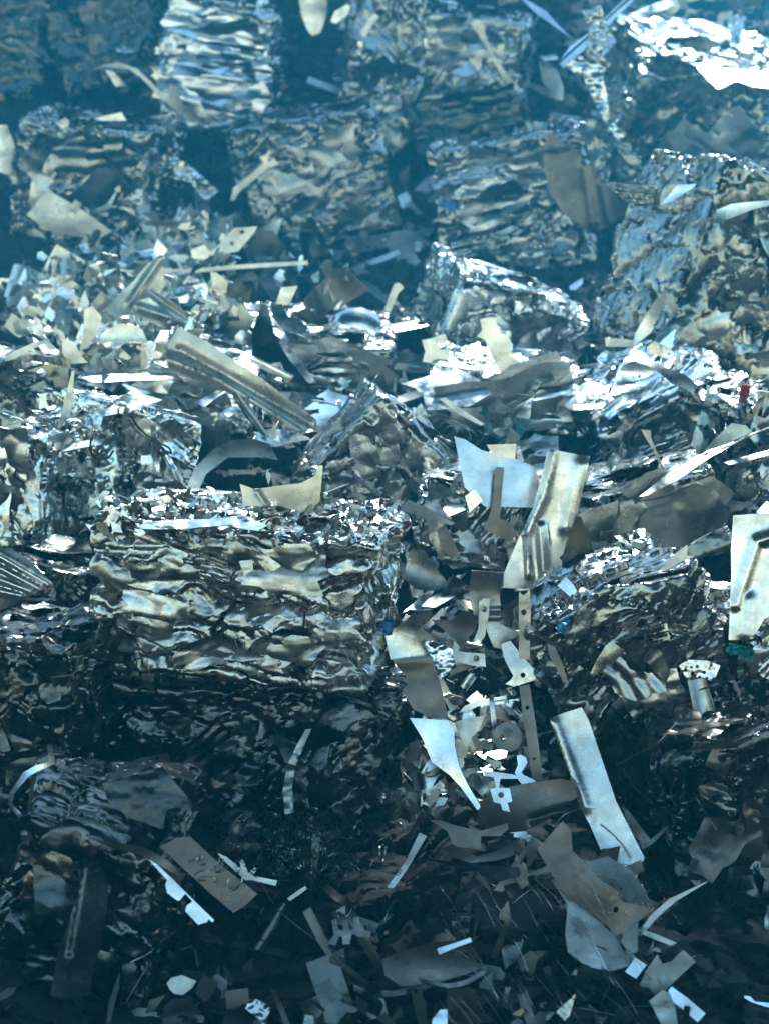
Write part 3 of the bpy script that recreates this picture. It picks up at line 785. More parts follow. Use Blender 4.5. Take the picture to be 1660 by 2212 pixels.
REGIONS = [   # name, x0, x1, y0, y1, count, materials, size range, share that stands up, lib filter
    ('scrap on the beige slope', -60, 500, 470, 800, 130, ['tan'] * 7 + ['galv', 'dull', 'dull'], (.10, .34), .8, None),
    ('scrap on the upper slope', 400, 1000, 480, 710, 70, ['tan', 'dull', 'dull', 'brown', 'dark', 'dark'], (.10, .36), .6, None),
    ('bright scrap on the shelf', 120, 1330, 680, 1010, 110, ['bright', 'bright', 'galv', 'galv', 'dull', 'dull', 'dark'], (.10, .36), .35, None),
    ('flakes on the large grey bale', 205, 830, 1068, 1142, 110, ['bright', 'galv', 'dull', 'brown', 'dull'], (.03, .095), .15, [5, 6, 7, 8, 10, 11, 16, 0]),
    ('offcuts in the chute', 835, 1250, 1050, 1740, 200, ['galv', 'tan', 'dull', 'dull', 'tan', 'brown', 'bright', 'galv'], (.045, .13), .8, None),
    ('dark offcuts at the bottom', 330, 1680, 1800, 2240, 120, ['dark', 'dark', 'dark', 'dark', 'brown', 'brown', 'brown'], (.05, .17), .7, [0, 1, 2, 3, 4, 1, 2, 0, 8, 11, 12, 15, 19, 9]),  # darker steels chosen here in place of the shade at the foot
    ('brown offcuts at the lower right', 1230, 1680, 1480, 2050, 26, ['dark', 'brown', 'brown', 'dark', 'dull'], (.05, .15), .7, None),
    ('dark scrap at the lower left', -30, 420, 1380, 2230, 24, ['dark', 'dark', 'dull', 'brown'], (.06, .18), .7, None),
    ('hazy scrap in the back tier', -30, 1690, -30, 500, 46, ['dull', 'dull', 'dark', 'dark', 'brown', 'tan'], (.15, .5), .6, None),
    ('scrap at the right of the shelf', 1200, 1690, 780, 1230, 30, ['dull', 'dark', 'galv', 'bright', 'brown'], (.07, .24), .5, None),
    ('scrap beside the grey bale', -30, 200, 780, 1400, 22, ['dull', 'dark', 'galv'], (.07, .22), .5, None),
]
rs = random.Random(21)
JOBS = []; SCATTER = []
def clump(px, py): return float(vnoise(np.array([[px / 130.0, py / 90.0, 4.4]]), 12)[0]) + 0.12
def hit_kind(px, py):
    d = ray(px, py); L = d.length; d = d / L
    ok, loc, n, idx, ob, mw = scene.ray_cast(DG(), C0, d)
    if not ok: return None, None, None, False
    return (loc - C0).length / L, loc, n, bool(ob.parent and ob.parent.get('category') == 'scrap bale')

for (grp, x0, x1, y0, y1, cnt, mats, szr, stand, flt) in REGIONS:
    for _ in range(cnt):
        px, py = rs.uniform(x0, x1), rs.uniform(y0, y1)
        if y1 not in (1142, 1740) and clump(px, py) < 0: continue
        h, loc, nrm, on_bale = hit_kind(px, py)
        if h is None or (on_bale and (nrm.z < .35 or (rs.random() < .75 and y1 != 1142))): continue
        i = rs.choice(flt) if flt else rs.randrange(len(LIB))
        mat = rs.choice(mats); sz = rs.uniform(*szr) * (1.35 if LIB[i][0] == 'metal_strip' else 1)
        if mat == 'tan' and rs.random() < .3: mat = 'galv'
        n = -ray(px, py).normalized()
        if rs.random() < stand: pit, yw = rs.gauss(0, 9), rs.gauss(0, 22)
        else: pit, yw = rs.uniform(48, 80), rs.gauss(0, 30)
        right = Vector((0, 0, 1)).cross(n).normalized()
        n = Matrix.Rotation(R(yw), 3, 'Z') @ (Matrix.Rotation(R(-pit), 3, right) @ n)
        n = (n + nrm * 0.25).normalized()
        m4 = n.to_track_quat('Z', 'Y').to_matrix().to_4x4() @ Matrix.Rotation(rs.uniform(0, 6.283), 4, 'Z')
        p = loc + (C0 - loc).normalized() * sz * (0.12 if pit < 40 else 0.05) + n * 0.006
        fl = -1 if rs.random() < .5 else 1
        JOBS.append((grp, i, mat, sz, Matrix.Translation(p) @ m4 @ Matrix.Diagonal((sz, sz * fl * rs.uniform(.8, 1.25), sz * rs.choice((-1, 1)) * rs.uniform(.5, 1.2), 1)), px, py))
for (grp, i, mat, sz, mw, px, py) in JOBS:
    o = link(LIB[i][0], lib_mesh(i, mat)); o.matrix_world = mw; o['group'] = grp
    SCATTER.append((o, i, mat, sz, px, py))
_dg[0] = None

# ------------------------------------------------------------------ countless small litter between the pieces
def litter():
    rg = random.Random(77); V = []; F = []; MI = []
    mats = ['bright', 'galv', 'tan', 'dull', 'dark', 'brown']
    zones = [(-360, 2020, 460, 1010, 800, [0, 0, 1, 1, 2, 2, 3, 3, 4], (.012, .05)), (-60, 520, 460, 800, 700, [2, 2, 2, 1, 3], (.02, .06)),
             (200, 830, 1068, 1175, 700, [0, 1, 3, 5], (.008, .022)), (835, 1250, 1050, 1750, 250, [1, 2, 3, 3, 5], (.01, .035)),
             (-340, 2000, 1380, 2240, 1250, [3, 4, 4, 4, 5, 5], (.01, .04)), (-340, 2000, -40, 480, 700, [3, 4, 4, 5], (.03, .09)), (-340, 2000, 1000, 1400, 300, [1, 3, 4], (.01, .035))]
    for (x0, x1, y0, y1, cnt, ms, sz) in zones:
        for _ in range(cnt):
            px, py = rg.uniform(x0, x1), rg.uniform(y0, y1)
            if x0 != 200 and clump(px, py) < 0: continue
            h, loc, nrm, on_bale = hit_kind(px, py)
            if h is None or (on_bale and (nrm.z < .4 or x0 != 200)): continue
            s = rg.uniform(*sz); n = (nrm * .5 + Vector((rg.gauss(0, .5), rg.gauss(-.45, .5), rg.gauss(0, .45)))).normalized()
            m = n.to_track_quat('Z', 'Y').to_matrix() @ Matrix.Rotation(rg.uniform(0, 6.28), 3, 'Z')
            k = rg.choice((4, 4, 5, 6)); asp = rg.uniform(.15, .8); c = loc + n * s * rg.uniform(.1, .35)
            b = len(V); cv = rg.uniform(-.5, .5)
            ring = []
            for q in range(k):
                a = 6.283 * q / k + rg.uniform(-.3, .3); u, v = math.cos(a) * s, math.sin(a) * s * asp
                ring.append((u, v, cv * u * u / s))
            for sgn in (0, -0.0012):
                for (u, v, w) in ring: V.append(tuple(c + m @ Vector((u, v, w + sgn))))
            mi = rg.choice(ms)
            F.append(tuple(range(b, b + k))); F.append(tuple(range(b + k, b + 2 * k))[::-1]); MI += [mi, mi]
            for q in range(k):
                q2 = (q + 1) % k; F.append((b + q, b + k + q, b + k + q2, b + q2)); MI.append(mi)
    me = np_mesh('metal_litter', V, F, 30)
    for m in mats: me.materials.append(M[m])
    me.polygons.foreach_set('material_index', np.array(MI, np.int32)); me.update()
    tag(link('metal_litter', me), kind='stuff')
litter()

# --- back tiers (top of the picture)
H('curved_pressing', 'panel', 'the dark curved panel', 'dark curved panel with a fan crease leaning against the hazy corrugated bale', 2, [(710,568),(850,680),(960,790),(1085,890),(960,985),(885,995),(780,930),(715,830),(685,700),(690,620)], 'brown', pitch=-4, yaw=-14, bend=(20,.22), beads=[(940,800,970,960,10,.02),(860,720,900,960,14,.02)])
H('ribbed_plate', 'plate', 'the ribbed plate', 'pale ribbed plate sticking out from behind the dark curved panel', 2, [(950,790),(1060,782),(1160,800),(1195,845),(1060,882)], 'galv', pitch=-4, beads=[(970,800,1170,815,8,.02),(980,825,1180,845,8,.02),(1010,855,1150,870,8,.02)])
H('wide_strip', 'strip', 'the long glossy strip', 'long glossy white strip slanting up across the top right corner', 2, [(745,272),(800,200),(920,110),(1052,-20),(1100,-20),(960,120),(850,225),(772,292)], 'bright', pitch=45, yaw=-10, beads=[(760,280,1070,0,10,.015)], depth=8.4)
H('steel_strip', 'strip', 'the tapering top strip', 'tapering bright strip pointing down from the top border to the long glossy strip', 2, [(585,-10),(620,0),(700,50),(750,110),(805,165),(740,120),(660,62)], 'bright', pitch=40, depth=8.8)
H('bent_tab', 'tab', 'the bright bent tab', 'small bright bent tab at the lower end of the long glossy strip', 2, [(645,232),(690,242),(740,228),(748,256),(690,262)], 'bright', pitch=55, depth=8.5)
H('bright_scrap', 'scrap', 'the white scrap', 'white square scrap alone in the dark gap at the top right', 2, [(612,178),(640,170),(685,180),(655,195),(640,215),(615,210)], 'bright', pitch=50, depth=9.2)
H('dogbone_strip', 'strip', 'the dogbone strip', 'pale dogbone-shaped strip slanting down the front of the flaking beige bale', 2, [(368,100),(400,84),(428,90),(440,165),(470,235),(530,320),(582,375),(552,396),(512,345),(460,250),(436,200),(402,145)], 'tan', pitch=-4, yaw=6)
H('hanging_sheet', 'sheet', 'the hanging twisted sheet', 'twisted pale blue sheet hanging down at the top right with a square end tab', 2, [(830,250),(900,230),(985,270),(940,330),(960,420),(972,510),(1040,585),(1016,612),(965,545),(900,430),(860,340),(770,280)], 'bright', pitch=3, yaw=-18, crump=.10, bend=(60,.2), depth=8.3)
H('narrow_leaf', 'sheet', 'the narrow pointed sheet', 'narrow pointed sheet left of the hanging twisted sheet', 2, [(668,268),(700,262),(745,300),(775,380),(772,432),(730,425),(680,350)], 'dull', pitch=14, yaw=-20, bend=(0,.2), depth=8.7)
H('long_leaf', 'sheet', 'the pale leaf strip', 'pale leaf-shaped strip below the lower end of the dogbone strip', 2, [(585,350),(640,358),(720,390),(772,420),(765,438),(690,412)], 'dull', pitch=14)
H('top_sheet', 'sheet', 'the dazzling torn sheet', 'dazzling white torn sheet lying over the top edge of the big smooth bale', 2, [(1350,290),(1500,300),(1700,322),(1700,380),(1590,372),(1520,350),(1440,382)], 'bright', pitch=62, depth=8.35)
H('blade_sheet', 'sheet', 'the long curved blade', 'long curved bright blade lying across the bale of crushed cans', 2, [(1318,988),(1400,920),(1500,880),(1700,862),(1700,880),(1590,905),(1450,960)], 'galv', pitch=8, bend=(90,.2))
H('corner_sliver', 'sheet', 'the glinting corner blade', 'glinting folded blade at the top left edge of the bale of crushed cans', 2, [(1190,885),(1265,800),(1350,792),(1330,815),(1240,870)], 'bright', pitch=45, yaw=-20)
H('arched_sheet', 'sheet', 'the arched sheet', 'long arched sheet curling down in front of the pale layered bale', 1, [(390,302),(440,280),(510,268),(590,295),(650,350),(720,420),(735,360),(760,380),(790,450),(905,560),(860,560),(790,505),(690,420),(610,335),(560,300),(480,290)], 'dull', pitch=1, yaw=4, bend=(45,.25))
H('cross_strap', 'strap', 'the cross-ended strap', 'pale strap with a cross-shaped end and one hole, slanting over a hazy bale', 1, [(995,868),(1008,812),(1140,705),(1120,678),(1150,668),(1162,650),(1180,662),(1208,645),(1224,660),(1200,688),(1208,708),(1165,722),(1032,830),(1012,866)], 'tan', pitch=-2, holes=[(1165,690,9)])
H('holed_plate', 'plate', 'the plate with two holes', 'white rhombic plate with two dark holes on the hazy middle slope', 1, [(1010,985),(1112,978),(1095,1010),(1030,1086),(895,1106),(960,1045)], 'tan', pitch=-2, yaw=4, holes=[(1046,1002,10),(1002,1052,10)], lift=.02)
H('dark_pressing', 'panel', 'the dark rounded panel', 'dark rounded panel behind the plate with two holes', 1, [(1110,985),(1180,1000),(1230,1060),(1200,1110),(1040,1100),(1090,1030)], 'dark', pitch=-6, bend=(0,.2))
H('torn_lump', 'sheet', 'the torn curled lump', 'torn curled lump of sheet lit from above in the dark gap of the back tier', 1, [(640,702),(720,665),(760,678),(820,712),(870,760),(945,822),(925,840),(890,868),(850,830),(830,790),(720,760)], 'galv', pitch=10, crump=.22, bend=(30,-.25))
H('blue_pressing', 'panel', 'the flat blue panel', 'flat dull blue panel leaning at the foot of the hazy far left bale', 1, [(115,930),(200,820),(330,890),(485,1000),(430,1030),(240,1015)], 'dull', pitch=-3, yaw=-8)
H('hook_strip', 'strip', 'the kinked hook strip', 'pale kinked hook-shaped strip hanging near the top middle', 1, [(1540,232),(1550,150),(1580,100),(1618,58),(1638,72),(1600,118),(1574,165),(1556,242)], 'galv', pitch=-4)
H('top_chute', 'panel', 'the pale channel end', 'pale channel end hanging from the top border right of the pale layered bale', 1, [(1290,-20),(1415,-20),(1412,60),(1385,140),(1350,156),(1325,125),(1300,60)], 'galv', pitch=-2, bend=(0,-.25), depth=9.6)
H('pale_leaf', 'sheet', 'the small pale leaf', 'small pale leaf-shaped sheet right of the pale channel end', 1, [(1428,95),(1445,50),(1500,18),(1522,38),(1490,75),(1450,102)], 'galv', pitch=2, depth=9.7)
H('glint_leaf', 'sheet', 'the glinting curled leaf', 'glinting curled leaf of sheet above the arched sheet', 1, [(480,215),(535,198),(592,222),(540,230)], 'bright', pitch=30, crump=.15)
H('rounded_tab', 'tab', 'the rounded tab', 'pale rounded tab hanging inside the arch of the arched sheet', 1, [(455,302),(490,310),(545,370),(500,374)], 'galv', pitch=-2)
H('side_pressing', 'panel', 'the cut-off curved panel', 'pale blue curved panel cut by the left border in the upper tier', 1, [(-20,540),(30,540),(62,620),(90,775),(40,760),(-20,735)], 'bright', pitch=-5, yaw=14, bend=(0,-.2))
H('flag_sheet', 'sheet', 'the pale flag sheet', 'pale flag-like sheet with a sharp tip on the hazy far left bale', 1, [(330,505),(400,512),(525,485),(548,522),(440,522)], 'tan', pitch=2)
# --- slope and shelf
H('horn_sheet', 'sheet', 'the horn-shaped sheet', 'tall horn-shaped sheet curving up to a hooked tip from the beige slope', 3, [(690,62),(712,72),(700,100),(715,190),(690,232),(640,290),(500,335),(450,292),(575,178),(640,100)], 'tan', pitch=-3, yaw=6, beads=[(690,80,560,270,10,.02)], bend=(30,.2))
H('long_rod', 'rod', 'the long slender rod', 'long slender pale rod lying across the slope right of the horn-shaped sheet', 3, [(700,125),(850,122),(1000,108),(1330,88),(1330,106),(1010,126),(850,140),(700,140)], 'tan', pitch=0, thick=.01)
H('folded_sheet', 'sheet', 'the folded channel piece', 'short folded beige channel piece with a bright right end beside the horn-shaped sheet', 3, [(565,310),(590,262),(640,250),(652,208),(735,262),(825,330),(812,370),(792,378),(745,332),(690,376)], 'tan', pitch=-3, beads=[(600,290,790,350,12,.02),(650,225,810,345,9,-.02)], lift=.03)
H('ribbed_beam', 'beam', 'the long ribbed beam', 'long beige beam with pressed ribs slanting down from the slope to the middle bale', 3, [(710,502),(735,440),(770,378),(900,440),(1000,512),(1135,600),(1250,690),(1375,782),(1345,815),(1300,846),(1130,728),(900,620),(790,602),(735,560)], 'tan', pitch=-4, yaw=3, beads=[(740,520,960,605,16,.028),(960,605,1300,825,18,.028),(780,480,1330,790,14,-.022)], lift=.05, bend=(120,-.08))
H('gutter_sheet', 'sheet', 'the dark gutter sheet', 'dark blue gutter-like sheet with one bright rolled edge, right of the ribbed beam', 3, [(1088,395),(1135,278),(1160,292),(1185,400),(1270,500),(1365,615),(1345,640),(1200,598),(1090,500)], 'dark', pitch=18, yaw=-10, bend=(50,.35), lift=.05)
H('edge_strip', 'strip', 'the bright rolled edge', 'bright tapering strip along the edge of the dark gutter sheet', 3, [(1178,398),(1205,420),(1300,520),(1365,615),(1335,622),(1250,520)], 'bright', pitch=40)
H('zigzag_sheet', 'sheet', 'the jagged white sheet', 'jagged white sheet standing on the glinting scrap right of the dark gutter sheet', 3, [(1168,270),(1195,280),(1218,275),(1245,330),(1290,335),(1332,378),(1282,432),(1215,380),(1175,330)], 'bright', pitch=30, yaw=8, lift=.03)
H('short_beam', 'beam', 'the short tan channel', 'short tan channel with a bright face pointing at the long ribbed beam', 3, [(1075,512),(1102,503),(1272,585),(1248,612),(1080,532)], 'tan', pitch=-2, beads=[(1090,520,1255,600,8,.02)], lift=.04)
H('white_strip', 'strip', 'the long white strip', 'long white strip lying level under the upper end of the ribbed beam', 3, [(350,592),(480,578),(762,572),(758,592),(640,602),(400,615)], 'bright', pitch=55)
H('grey_plate', 'plate', 'the pale triangular plate', 'pale lilac triangular plate lying flat above the pale blue crumpled bale', 3, [(380,748),(480,700),(572,650),(640,672),(702,692),(560,745),(445,762)], 'bright', pitch=52, yaw=-6)
H('blade_strip', 'strip', 'the narrow white blade', 'narrow white blade slanting over the white flaked bale', 3, [(500,608),(520,610),(600,645),(775,678),(690,682),(570,650)], 'bright', pitch=50)
H('square_scrap', 'scrap', 'the white square scrap', 'white square scrap with bent corner on the flakes below the ribbed beam', 3, [(838,700),(880,680),(935,650),(975,655),(915,695),(885,722)], 'bright', pitch=48)
H('square_scrap', 'scrap', 'the flat white square', 'flat white square scrap lower on the same flakes below the ribbed beam', 3, [(930,712),(975,702),(1030,742),(985,765),(950,740)], 'bright', pitch=48)
H('ribbon_strip', 'strip', 'the bridging ribbon', 'blue grey ribbon arching over bright flakes behind the grey bale', 3, [(795,1108),(812,1050),(840,985),(920,900),(1000,862),(1090,855),(1165,880),(1202,950),(1110,938),(985,938),(890,1010),(842,1108)], 'dull', pitch=8, yaw=-8, bend=(90,-.25), lift=.03)
H('ribbed_sheet', 'sheet', 'the narrow ribbed sheet', 'narrow dark ribbed sheet hanging below the middle of the ribbed beam', 3, [(995,655),(1020,652),(1080,720),(1165,852),(1140,852),(1062,765)], 'dull', pitch=-7, yaw=-10, beads=[(1010,670,1140,850,6,.015)])
H('tan_plate', 'plate', 'the scalloped tan plate', 'scalloped tan plate with an upright prong standing behind the grey bale', 5, [(1035,15),(1055,22),(1100,38),(1200,24),(1300,14),(1366,-18),(1378,-62),(1398,-62),(1392,10),(1386,90),(1340,150),(1210,112),(1050,112),(1045,60)], 'tan', pitch=-3, yaw=4, fold=(1150,20,1120,110,-12), beads=[(1110,50,1150,110,8,-.01)], lift=.03)
H('thin_sliver', 'blade', 'the thin upright blade', 'thin dark upright blade standing in the gap left of the white flaked bale', 3, [(250,810),(258,770),(310,565),(322,562),(302,760),(272,800)], 'dull', pitch=0, yaw=-30, lift=.05)
H('curved_tongue', 'sheet', 'the blue curved tongue', 'blue grey curved tongue of sheet left of the upper end of the ribbed beam', 3, [(588,378),(615,385),(648,468),(702,488),(690,512),(645,508),(608,440)], 'galv', pitch=-6, bend=(0,.2), lift=.02)
H('leaf_sliver', 'blade', 'the long beige blade', 'long beige pointed blade lying at the left border of the slope', 3, [(-10,530),(60,480),(150,440),(222,428),(160,462),(60,515)], 'tan', pitch=2)
H('square_plate', 'plate', 'the dark square plate', 'dark square plate standing on the slope above the ribbed beam', 3, [(985,182),(1035,192),(1088,200),(1078,272),(1020,262),(980,245)], 'dark', pitch=-6)
H('notched_plate', 'plate', 'the notched pale plate', 'notched pale plate just left of the dark square plate', 3, [(908,138),(935,140),(985,178),(975,240),(940,240),(918,205)], 'tan', pitch=-3)
H('square_plate', 'plate', 'the tilted pale square', 'tilted pale square plate on the slope right of the dark square plate', 3, [(1215,204),(1287,198),(1262,250),(1240,290),(1192,270)], 'tan', pitch=-2, yaw=6)
H('domed_shell', 'shell', 'the shiny domed cover', 'shiny domed cover half buried above the glinting low bale', 3, [(1420,330),(1480,310),(1560,300),(1620,318),(1645,350),(1640,402),(1560,398),(1480,372)], 'bright', pitch=24, bend=(0,-.4), beads=[(1480,345,1620,360,50,.05)])
H('upright_strip', 'strip', 'the bent upright strip', 'beige upright strip with a bent head on the slope above the domed cover', 4, [(-5,312),(20,240),(42,188),(62,184),(84,205),(60,228),(25,310)], 'tan', pitch=-3, lift=.02)
H('curled_sheet', 'sheet', 'the curled slope sheet', 'beige sheet with curled rim lying below the horn-shaped sheet', 3, [(425,450),(440,400),(520,360),(600,372),(640,440),(560,436),(470,440)], 'tan', pitch=4, bend=(90,.3))
H('upright_plate', 'plate', 'the upright beige plate', 'upright beige plate with torn top on the slope left of the folded channel piece', 3, [(365,300),(400,285),(440,330),(425,400),(390,440),(372,515),(340,500),(360,400)], 'tan', pitch=-3, yaw=8)
H('hanging_tongue', 'sheet', 'the beige hanging tongue', 'beige hanging tongue of sheet under the upright beige plate', 3, [(265,420),(320,440),(352,500),(380,530),(290,535),(270,490)], 'tan', pitch=-3)
H('punched_plate', 'plate', 'the notched tan plate', 'long tan plate with stepped notches lying over the broken silvery bale', 4, [(412,342),(440,334),(482,335),(484,368),(500,375),(498,402),(530,410),(552,452),(535,474),(592,540),(548,570),(515,596),(462,502),(432,430),(398,416),(420,392)], 'tan', pitch=-2, yaw=4, lift=.02)
H('punched_plate', 'plate', 'the hooked tan plate', 'tan plate with a hooked cut-out on the broken silvery bale', 4, [(160,432),(200,425),(260,404),(272,438),(232,452),(240,474),(285,470),(276,545),(220,535),(164,525),(175,480)], 'tan', pitch=-2, lift=.02)
H('flat_sheet', 'sheet', 'the wide white sheet', 'wide white sheet with rounded corner lying on the scrap below the hooked tan plate', 4, [(70,622),(140,602),(230,572),(312,555),(402,600),(462,665),(360,722),(182,736),(165,670),(130,640)], 'bright', pitch=44, yaw=5, lift=.02)
H('white_post', 'strip', 'the white notched post', 'small white notched strip standing on the dark gap below the wide white sheet', 4, [(415,700),(440,688),(448,760),(472,836),(442,838),(430,760),(402,745),(420,735)], 'bright', pitch=30, lift=.05)
H('stick_strip', 'strip', 'the slanting white stick', 'thin white stick slanting up over the curled layered bale', 4, [(638,686),(720,665),(830,640),(832,650),(725,680),(642,694)], 'bright', pitch=45, lift=.03)
H('bar_strip', 'strip', 'the level white bar', 'level white bar at the right end of the curled layered bale', 4, [(815,712),(950,704),(948,724),(820,732)], 'bright', pitch=50, lift=.02)
H('dark_strip', 'strip', 'the brown slanted strip', 'brown slanted strip pointing down right under the wide white sheet', 4, [(235,685),(262,680),(340,735),(432,795),(415,802),(320,752)], 'dull', pitch=1, lift=.03)
H('wave_strip', 'strip', 'the wavy silver strip', 'wavy silver strip lying over the beige plate behind the upright channel', 4, [(398,920),(445,925),(500,960),(570,972),(640,932),(700,944),(690,968),(640,970),(580,990),(490,985),(430,955)], 'bright', pitch=34, bend=(0,.15), lift=.10)
H('backing_plate', 'plate', 'the big white backing plate', 'big flat white plate standing behind the upright channel', 6, [(300,-190),(345,-178),(420,-130),(560,-95),(648,-58),(672,30),(640,118),(430,112),(345,30)], 'bright', pitch=5, yaw=6, lift=.02)
H('small_plate', 'plate', 'the squared beige plate', 'squared beige plate peeking over the wavy silver strip', 4, [(440,884),(568,880),(562,945),(470,935)], 'tan', pitch=-2)
H('kinked_strip', 'strip', 'the kinked white strip', 'thin kinked white strip above the squared beige plate', 4, [(560,905),(650,868),(728,874),(730,884),(655,882),(575,918)], 'bright', pitch=40, lift=.03)
H('perforated_strip', 'strip', 'the curled perforated strip', 'curled perforated strip standing over the brightly lit layered bale', 4, [(1125,462),(1160,436),(1215,455),(1265,500),(1282,545),(1262,560),(1235,520),(1190,500),(1140,490)], 'bright', pitch=-3, yaw=15, holes=[(1180,462,6),(1205,474,6),(1228,492,6),(1250,515,6),(1265,538,6)], bend=(0,.3), lift=.05)
H('perforated_strip', 'strip', 'the lower perforated strip', 'cupped perforated strip just left of the curled one over the brightly lit bale', 4, [(1008,575),(1030,540),(1080,520),(1140,545),(1185,560),(1140,590),(1080,610),(1025,606)], 'bright', pitch=-5, yaw=-10, holes=[(1050,585,6),(1075,592,6),(1100,588,6),(1125,578,6)], bend=(90,.3), lift=.05)
H('drooping_leaf', 'sheet', 'the drooping blue leaf', 'drooping blue leaf-shaped sheet hanging from the edge of the bale of crushed cans', 4, [(1070,478),(1085,400),(1130,320),(1172,255),(1222,212),(1222,255),(1180,330),(1150,400),(1100,440)], 'galv', pitch=-6, yaw=-10, bend=(45,.2), lift=.06)
H('rolled_sheet', 'sheet', 'the rolled sheet edge', 'rolled brownish sheet edge capping the brightly lit layered bale', 4, [(1080,500),(1110,480),(1200,540),(1300,585),(1370,640),(1390,690),(1360,700),(1320,650),(1240,620),(1170,560)], 'dull', pitch=22, bend=(110,-.3), lift=.03)
H('long_sliver', 'blade', 'the long white blade', 'long white blade shooting up right along the tilted dark blue bale', 4, [(1098,1106),(1180,1040),(1260,985),(1400,905),(1505,866),(1512,876),(1420,930),(1260,1040),(1130,1100)], 'bright', pitch=48, yaw=-8, lift=.05)
H('long_sliver', 'blade', 'the white blade at the border', 'second white blade cut by the right border beside the long white one', 4, [(1465,962),(1540,938),(1700,898),(1700,915),(1560,958),(1490,972)], 'bright', pitch=48, lift=.08)
H('stem_leaf', 'sheet', 'the stemmed leaf', 'dark leaf on a long thin stem in front of the brightly lit layered bale', 4, [(1108,818),(1150,822),(1150,850),(1170,900),(1214,1002),(1204,1004),(1155,900),(1130,860)], 'dull', pitch=-6, lift=.06)
H('fin_sheet', 'sheet', 'the dark fin', 'dark fin-shaped sheet right of the brightly lit layered bale', 4, [(1375,915),(1420,862),(1500,790),(1560,800),(1590,830),(1520,860),(1420,905)], 'dull', pitch=3, yaw=-20, lift=.04)
H('white_flat', 'plate', 'the small white slab', 'small white slab standing on the dull scrap left of the bale of crushed cans', 4, [(952,420),(1085,432),(1085,462),(955,460)], 'dull', pitch=-2)
# --- the chute of offcuts
H('pressed_channel', 'channel', 'the upright pressed channel', 'tall upright pressed channel with long ribs standing over the chute', 6, [(705,-137),(800,-118),(886,-104),(872,-20),(850,62),(832,150),(805,235),(776,300),(770,345),(776,420),(742,463),(712,462),(680,455),(600,470),(505,464),(512,410),(540,340),(588,230),(640,118),(672,0),(692,-80)], 'galv', pitch=-3, yaw=2, beads=[(735,-125,690,60,12,.016),(690,60,615,230,12,.016),(615,230,620,410,9,.012),(672,200,690,430,13,.018),(690,430,740,450,12,.016),(850,-60,790,200,24,.016)], holes=[(768,336,11)], bend=(0,-.05), lift=.08)
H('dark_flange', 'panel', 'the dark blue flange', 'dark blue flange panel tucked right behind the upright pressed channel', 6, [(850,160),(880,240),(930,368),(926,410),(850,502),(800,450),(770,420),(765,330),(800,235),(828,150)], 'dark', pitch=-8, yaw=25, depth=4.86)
H('bright_tab', 'tab', 'the bright corner tab', 'bright corner tab sticking out below the dark blue flange', 6, [(745,455),(782,418),(815,450),(846,506),(800,502)], 'bright', pitch=5, yaw=8)
H('burst_bracket', 'bracket', 'the burst-shaped bracket', 'brown bracket with a burst-shaped foot and a long upright strap', 6, [(480,-58),(516,-55),(505,60),(496,165),(540,182),(545,150),(577,166),(552,198),(570,232),(542,266),(492,242),(452,226),(428,206),(440,182),(446,166),(462,118)], 'brown', pitch=-1, yaw=-5, lift=.03)
H('blue_strip', 'strip', 'the wide blue strip', 'wide blue strip slanting across the top of the chute', 6, [(100,82),(200,132),(302,184),(290,194),(180,170),(70,126)], 'dull', pitch=-4, yaw=-12, lift=.02)
H('corner_plate', 'plate', 'the brown corner plate', 'brown plate with a square corner below the wide blue strip', 6, [(225,215),(262,190),(295,255),(326,325),(285,356),(222,336),(245,300)], 'brown', pitch=0)
H('cupped_sheet', 'sheet', 'the cupped sheet', 'cupped sheet with a bright inner curve at left of the chute', 6, [(105,315),(165,300),(220,375),(286,458),(195,482),(140,470),(80,420)], 'dull', pitch=-1, yaw=6, bend=(60,.3), lift=.02)
H('white_leaf', 'sheet', 'the white leaf', 'white leaf-shaped sheet at left of the chute, brightest of its neighbours', 6, [(158,542),(190,508),(235,488),(358,449),(330,480),(298,508),(215,546)], 'bright', pitch=62, yaw=-6, lift=.05)
H('white_leaf', 'sheet', 'the narrow white leaf', 'narrow glossy leaf lying under the white leaf-shaped sheet', 6, [(75,576),(130,525),(185,478),(215,476),(180,525),(148,562),(110,556)], 'bright', pitch=48, lift=.03)
H('bent_bracket', 'bracket', 'the blue bent bracket', 'wide bent bracket with a blue upper flange in the middle of the chute', 6, [(375,388),(514,398),(512,455),(496,482),(502,580),(496,622),(592,660),(545,690),(520,702),(492,762),(466,712),(440,650),(430,592),(385,582),(364,500),(368,440)], 'dull', pitch=-5, fold=[(360,472,520,482,16)], beads=[(440,560,500,560,8,.008),(440,590,500,590,8,.008)], lift=.03)
H('holed_strap', 'strap', 'the strap with one round hole', 'narrow strap with one round hole lying over the blue bent bracket', 6, [(408,522),(430,508),(452,512),(450,580),(440,625),(432,675),(388,740),(362,750),(404,640)], 'dull', pitch=-3, holes=[(428,557,13)], lift=.015)
H('wing_bracket', 'bracket', 'the winged bracket', 'brown winged bracket with a hooked foot left of the strap with one round hole', 6, [(200,602),(290,602),(340,560),(402,590),(396,640),(352,690),(330,735),(312,742),(310,690),(258,650)], 'brown', pitch=-2, yaw=-6, bend=(70,.15), lift=.02)
H('holed_tab', 'plate', 'the beige tab with one hole', 'small beige tab plate with one hole and a bite in its edge', 6, [(300,692),(322,715),(318,738),(348,742),(432,750),(436,806),(376,800),(284,776)], 'tan', pitch=3, holes=[(395,770,14)], lift=.03)
H('angle_bracket', 'bracket', 'the pale angle bracket', 'pale angle bracket with one hole and a bent lower flange, low in the chute', 6, [(500,708),(542,694),(600,765),(656,830),(650,862),(560,892),(520,880),(545,862),(555,845),(520,780)], 'galv', pitch=1, yaw=-4, holes=[(597,842,11)], lift=.03)
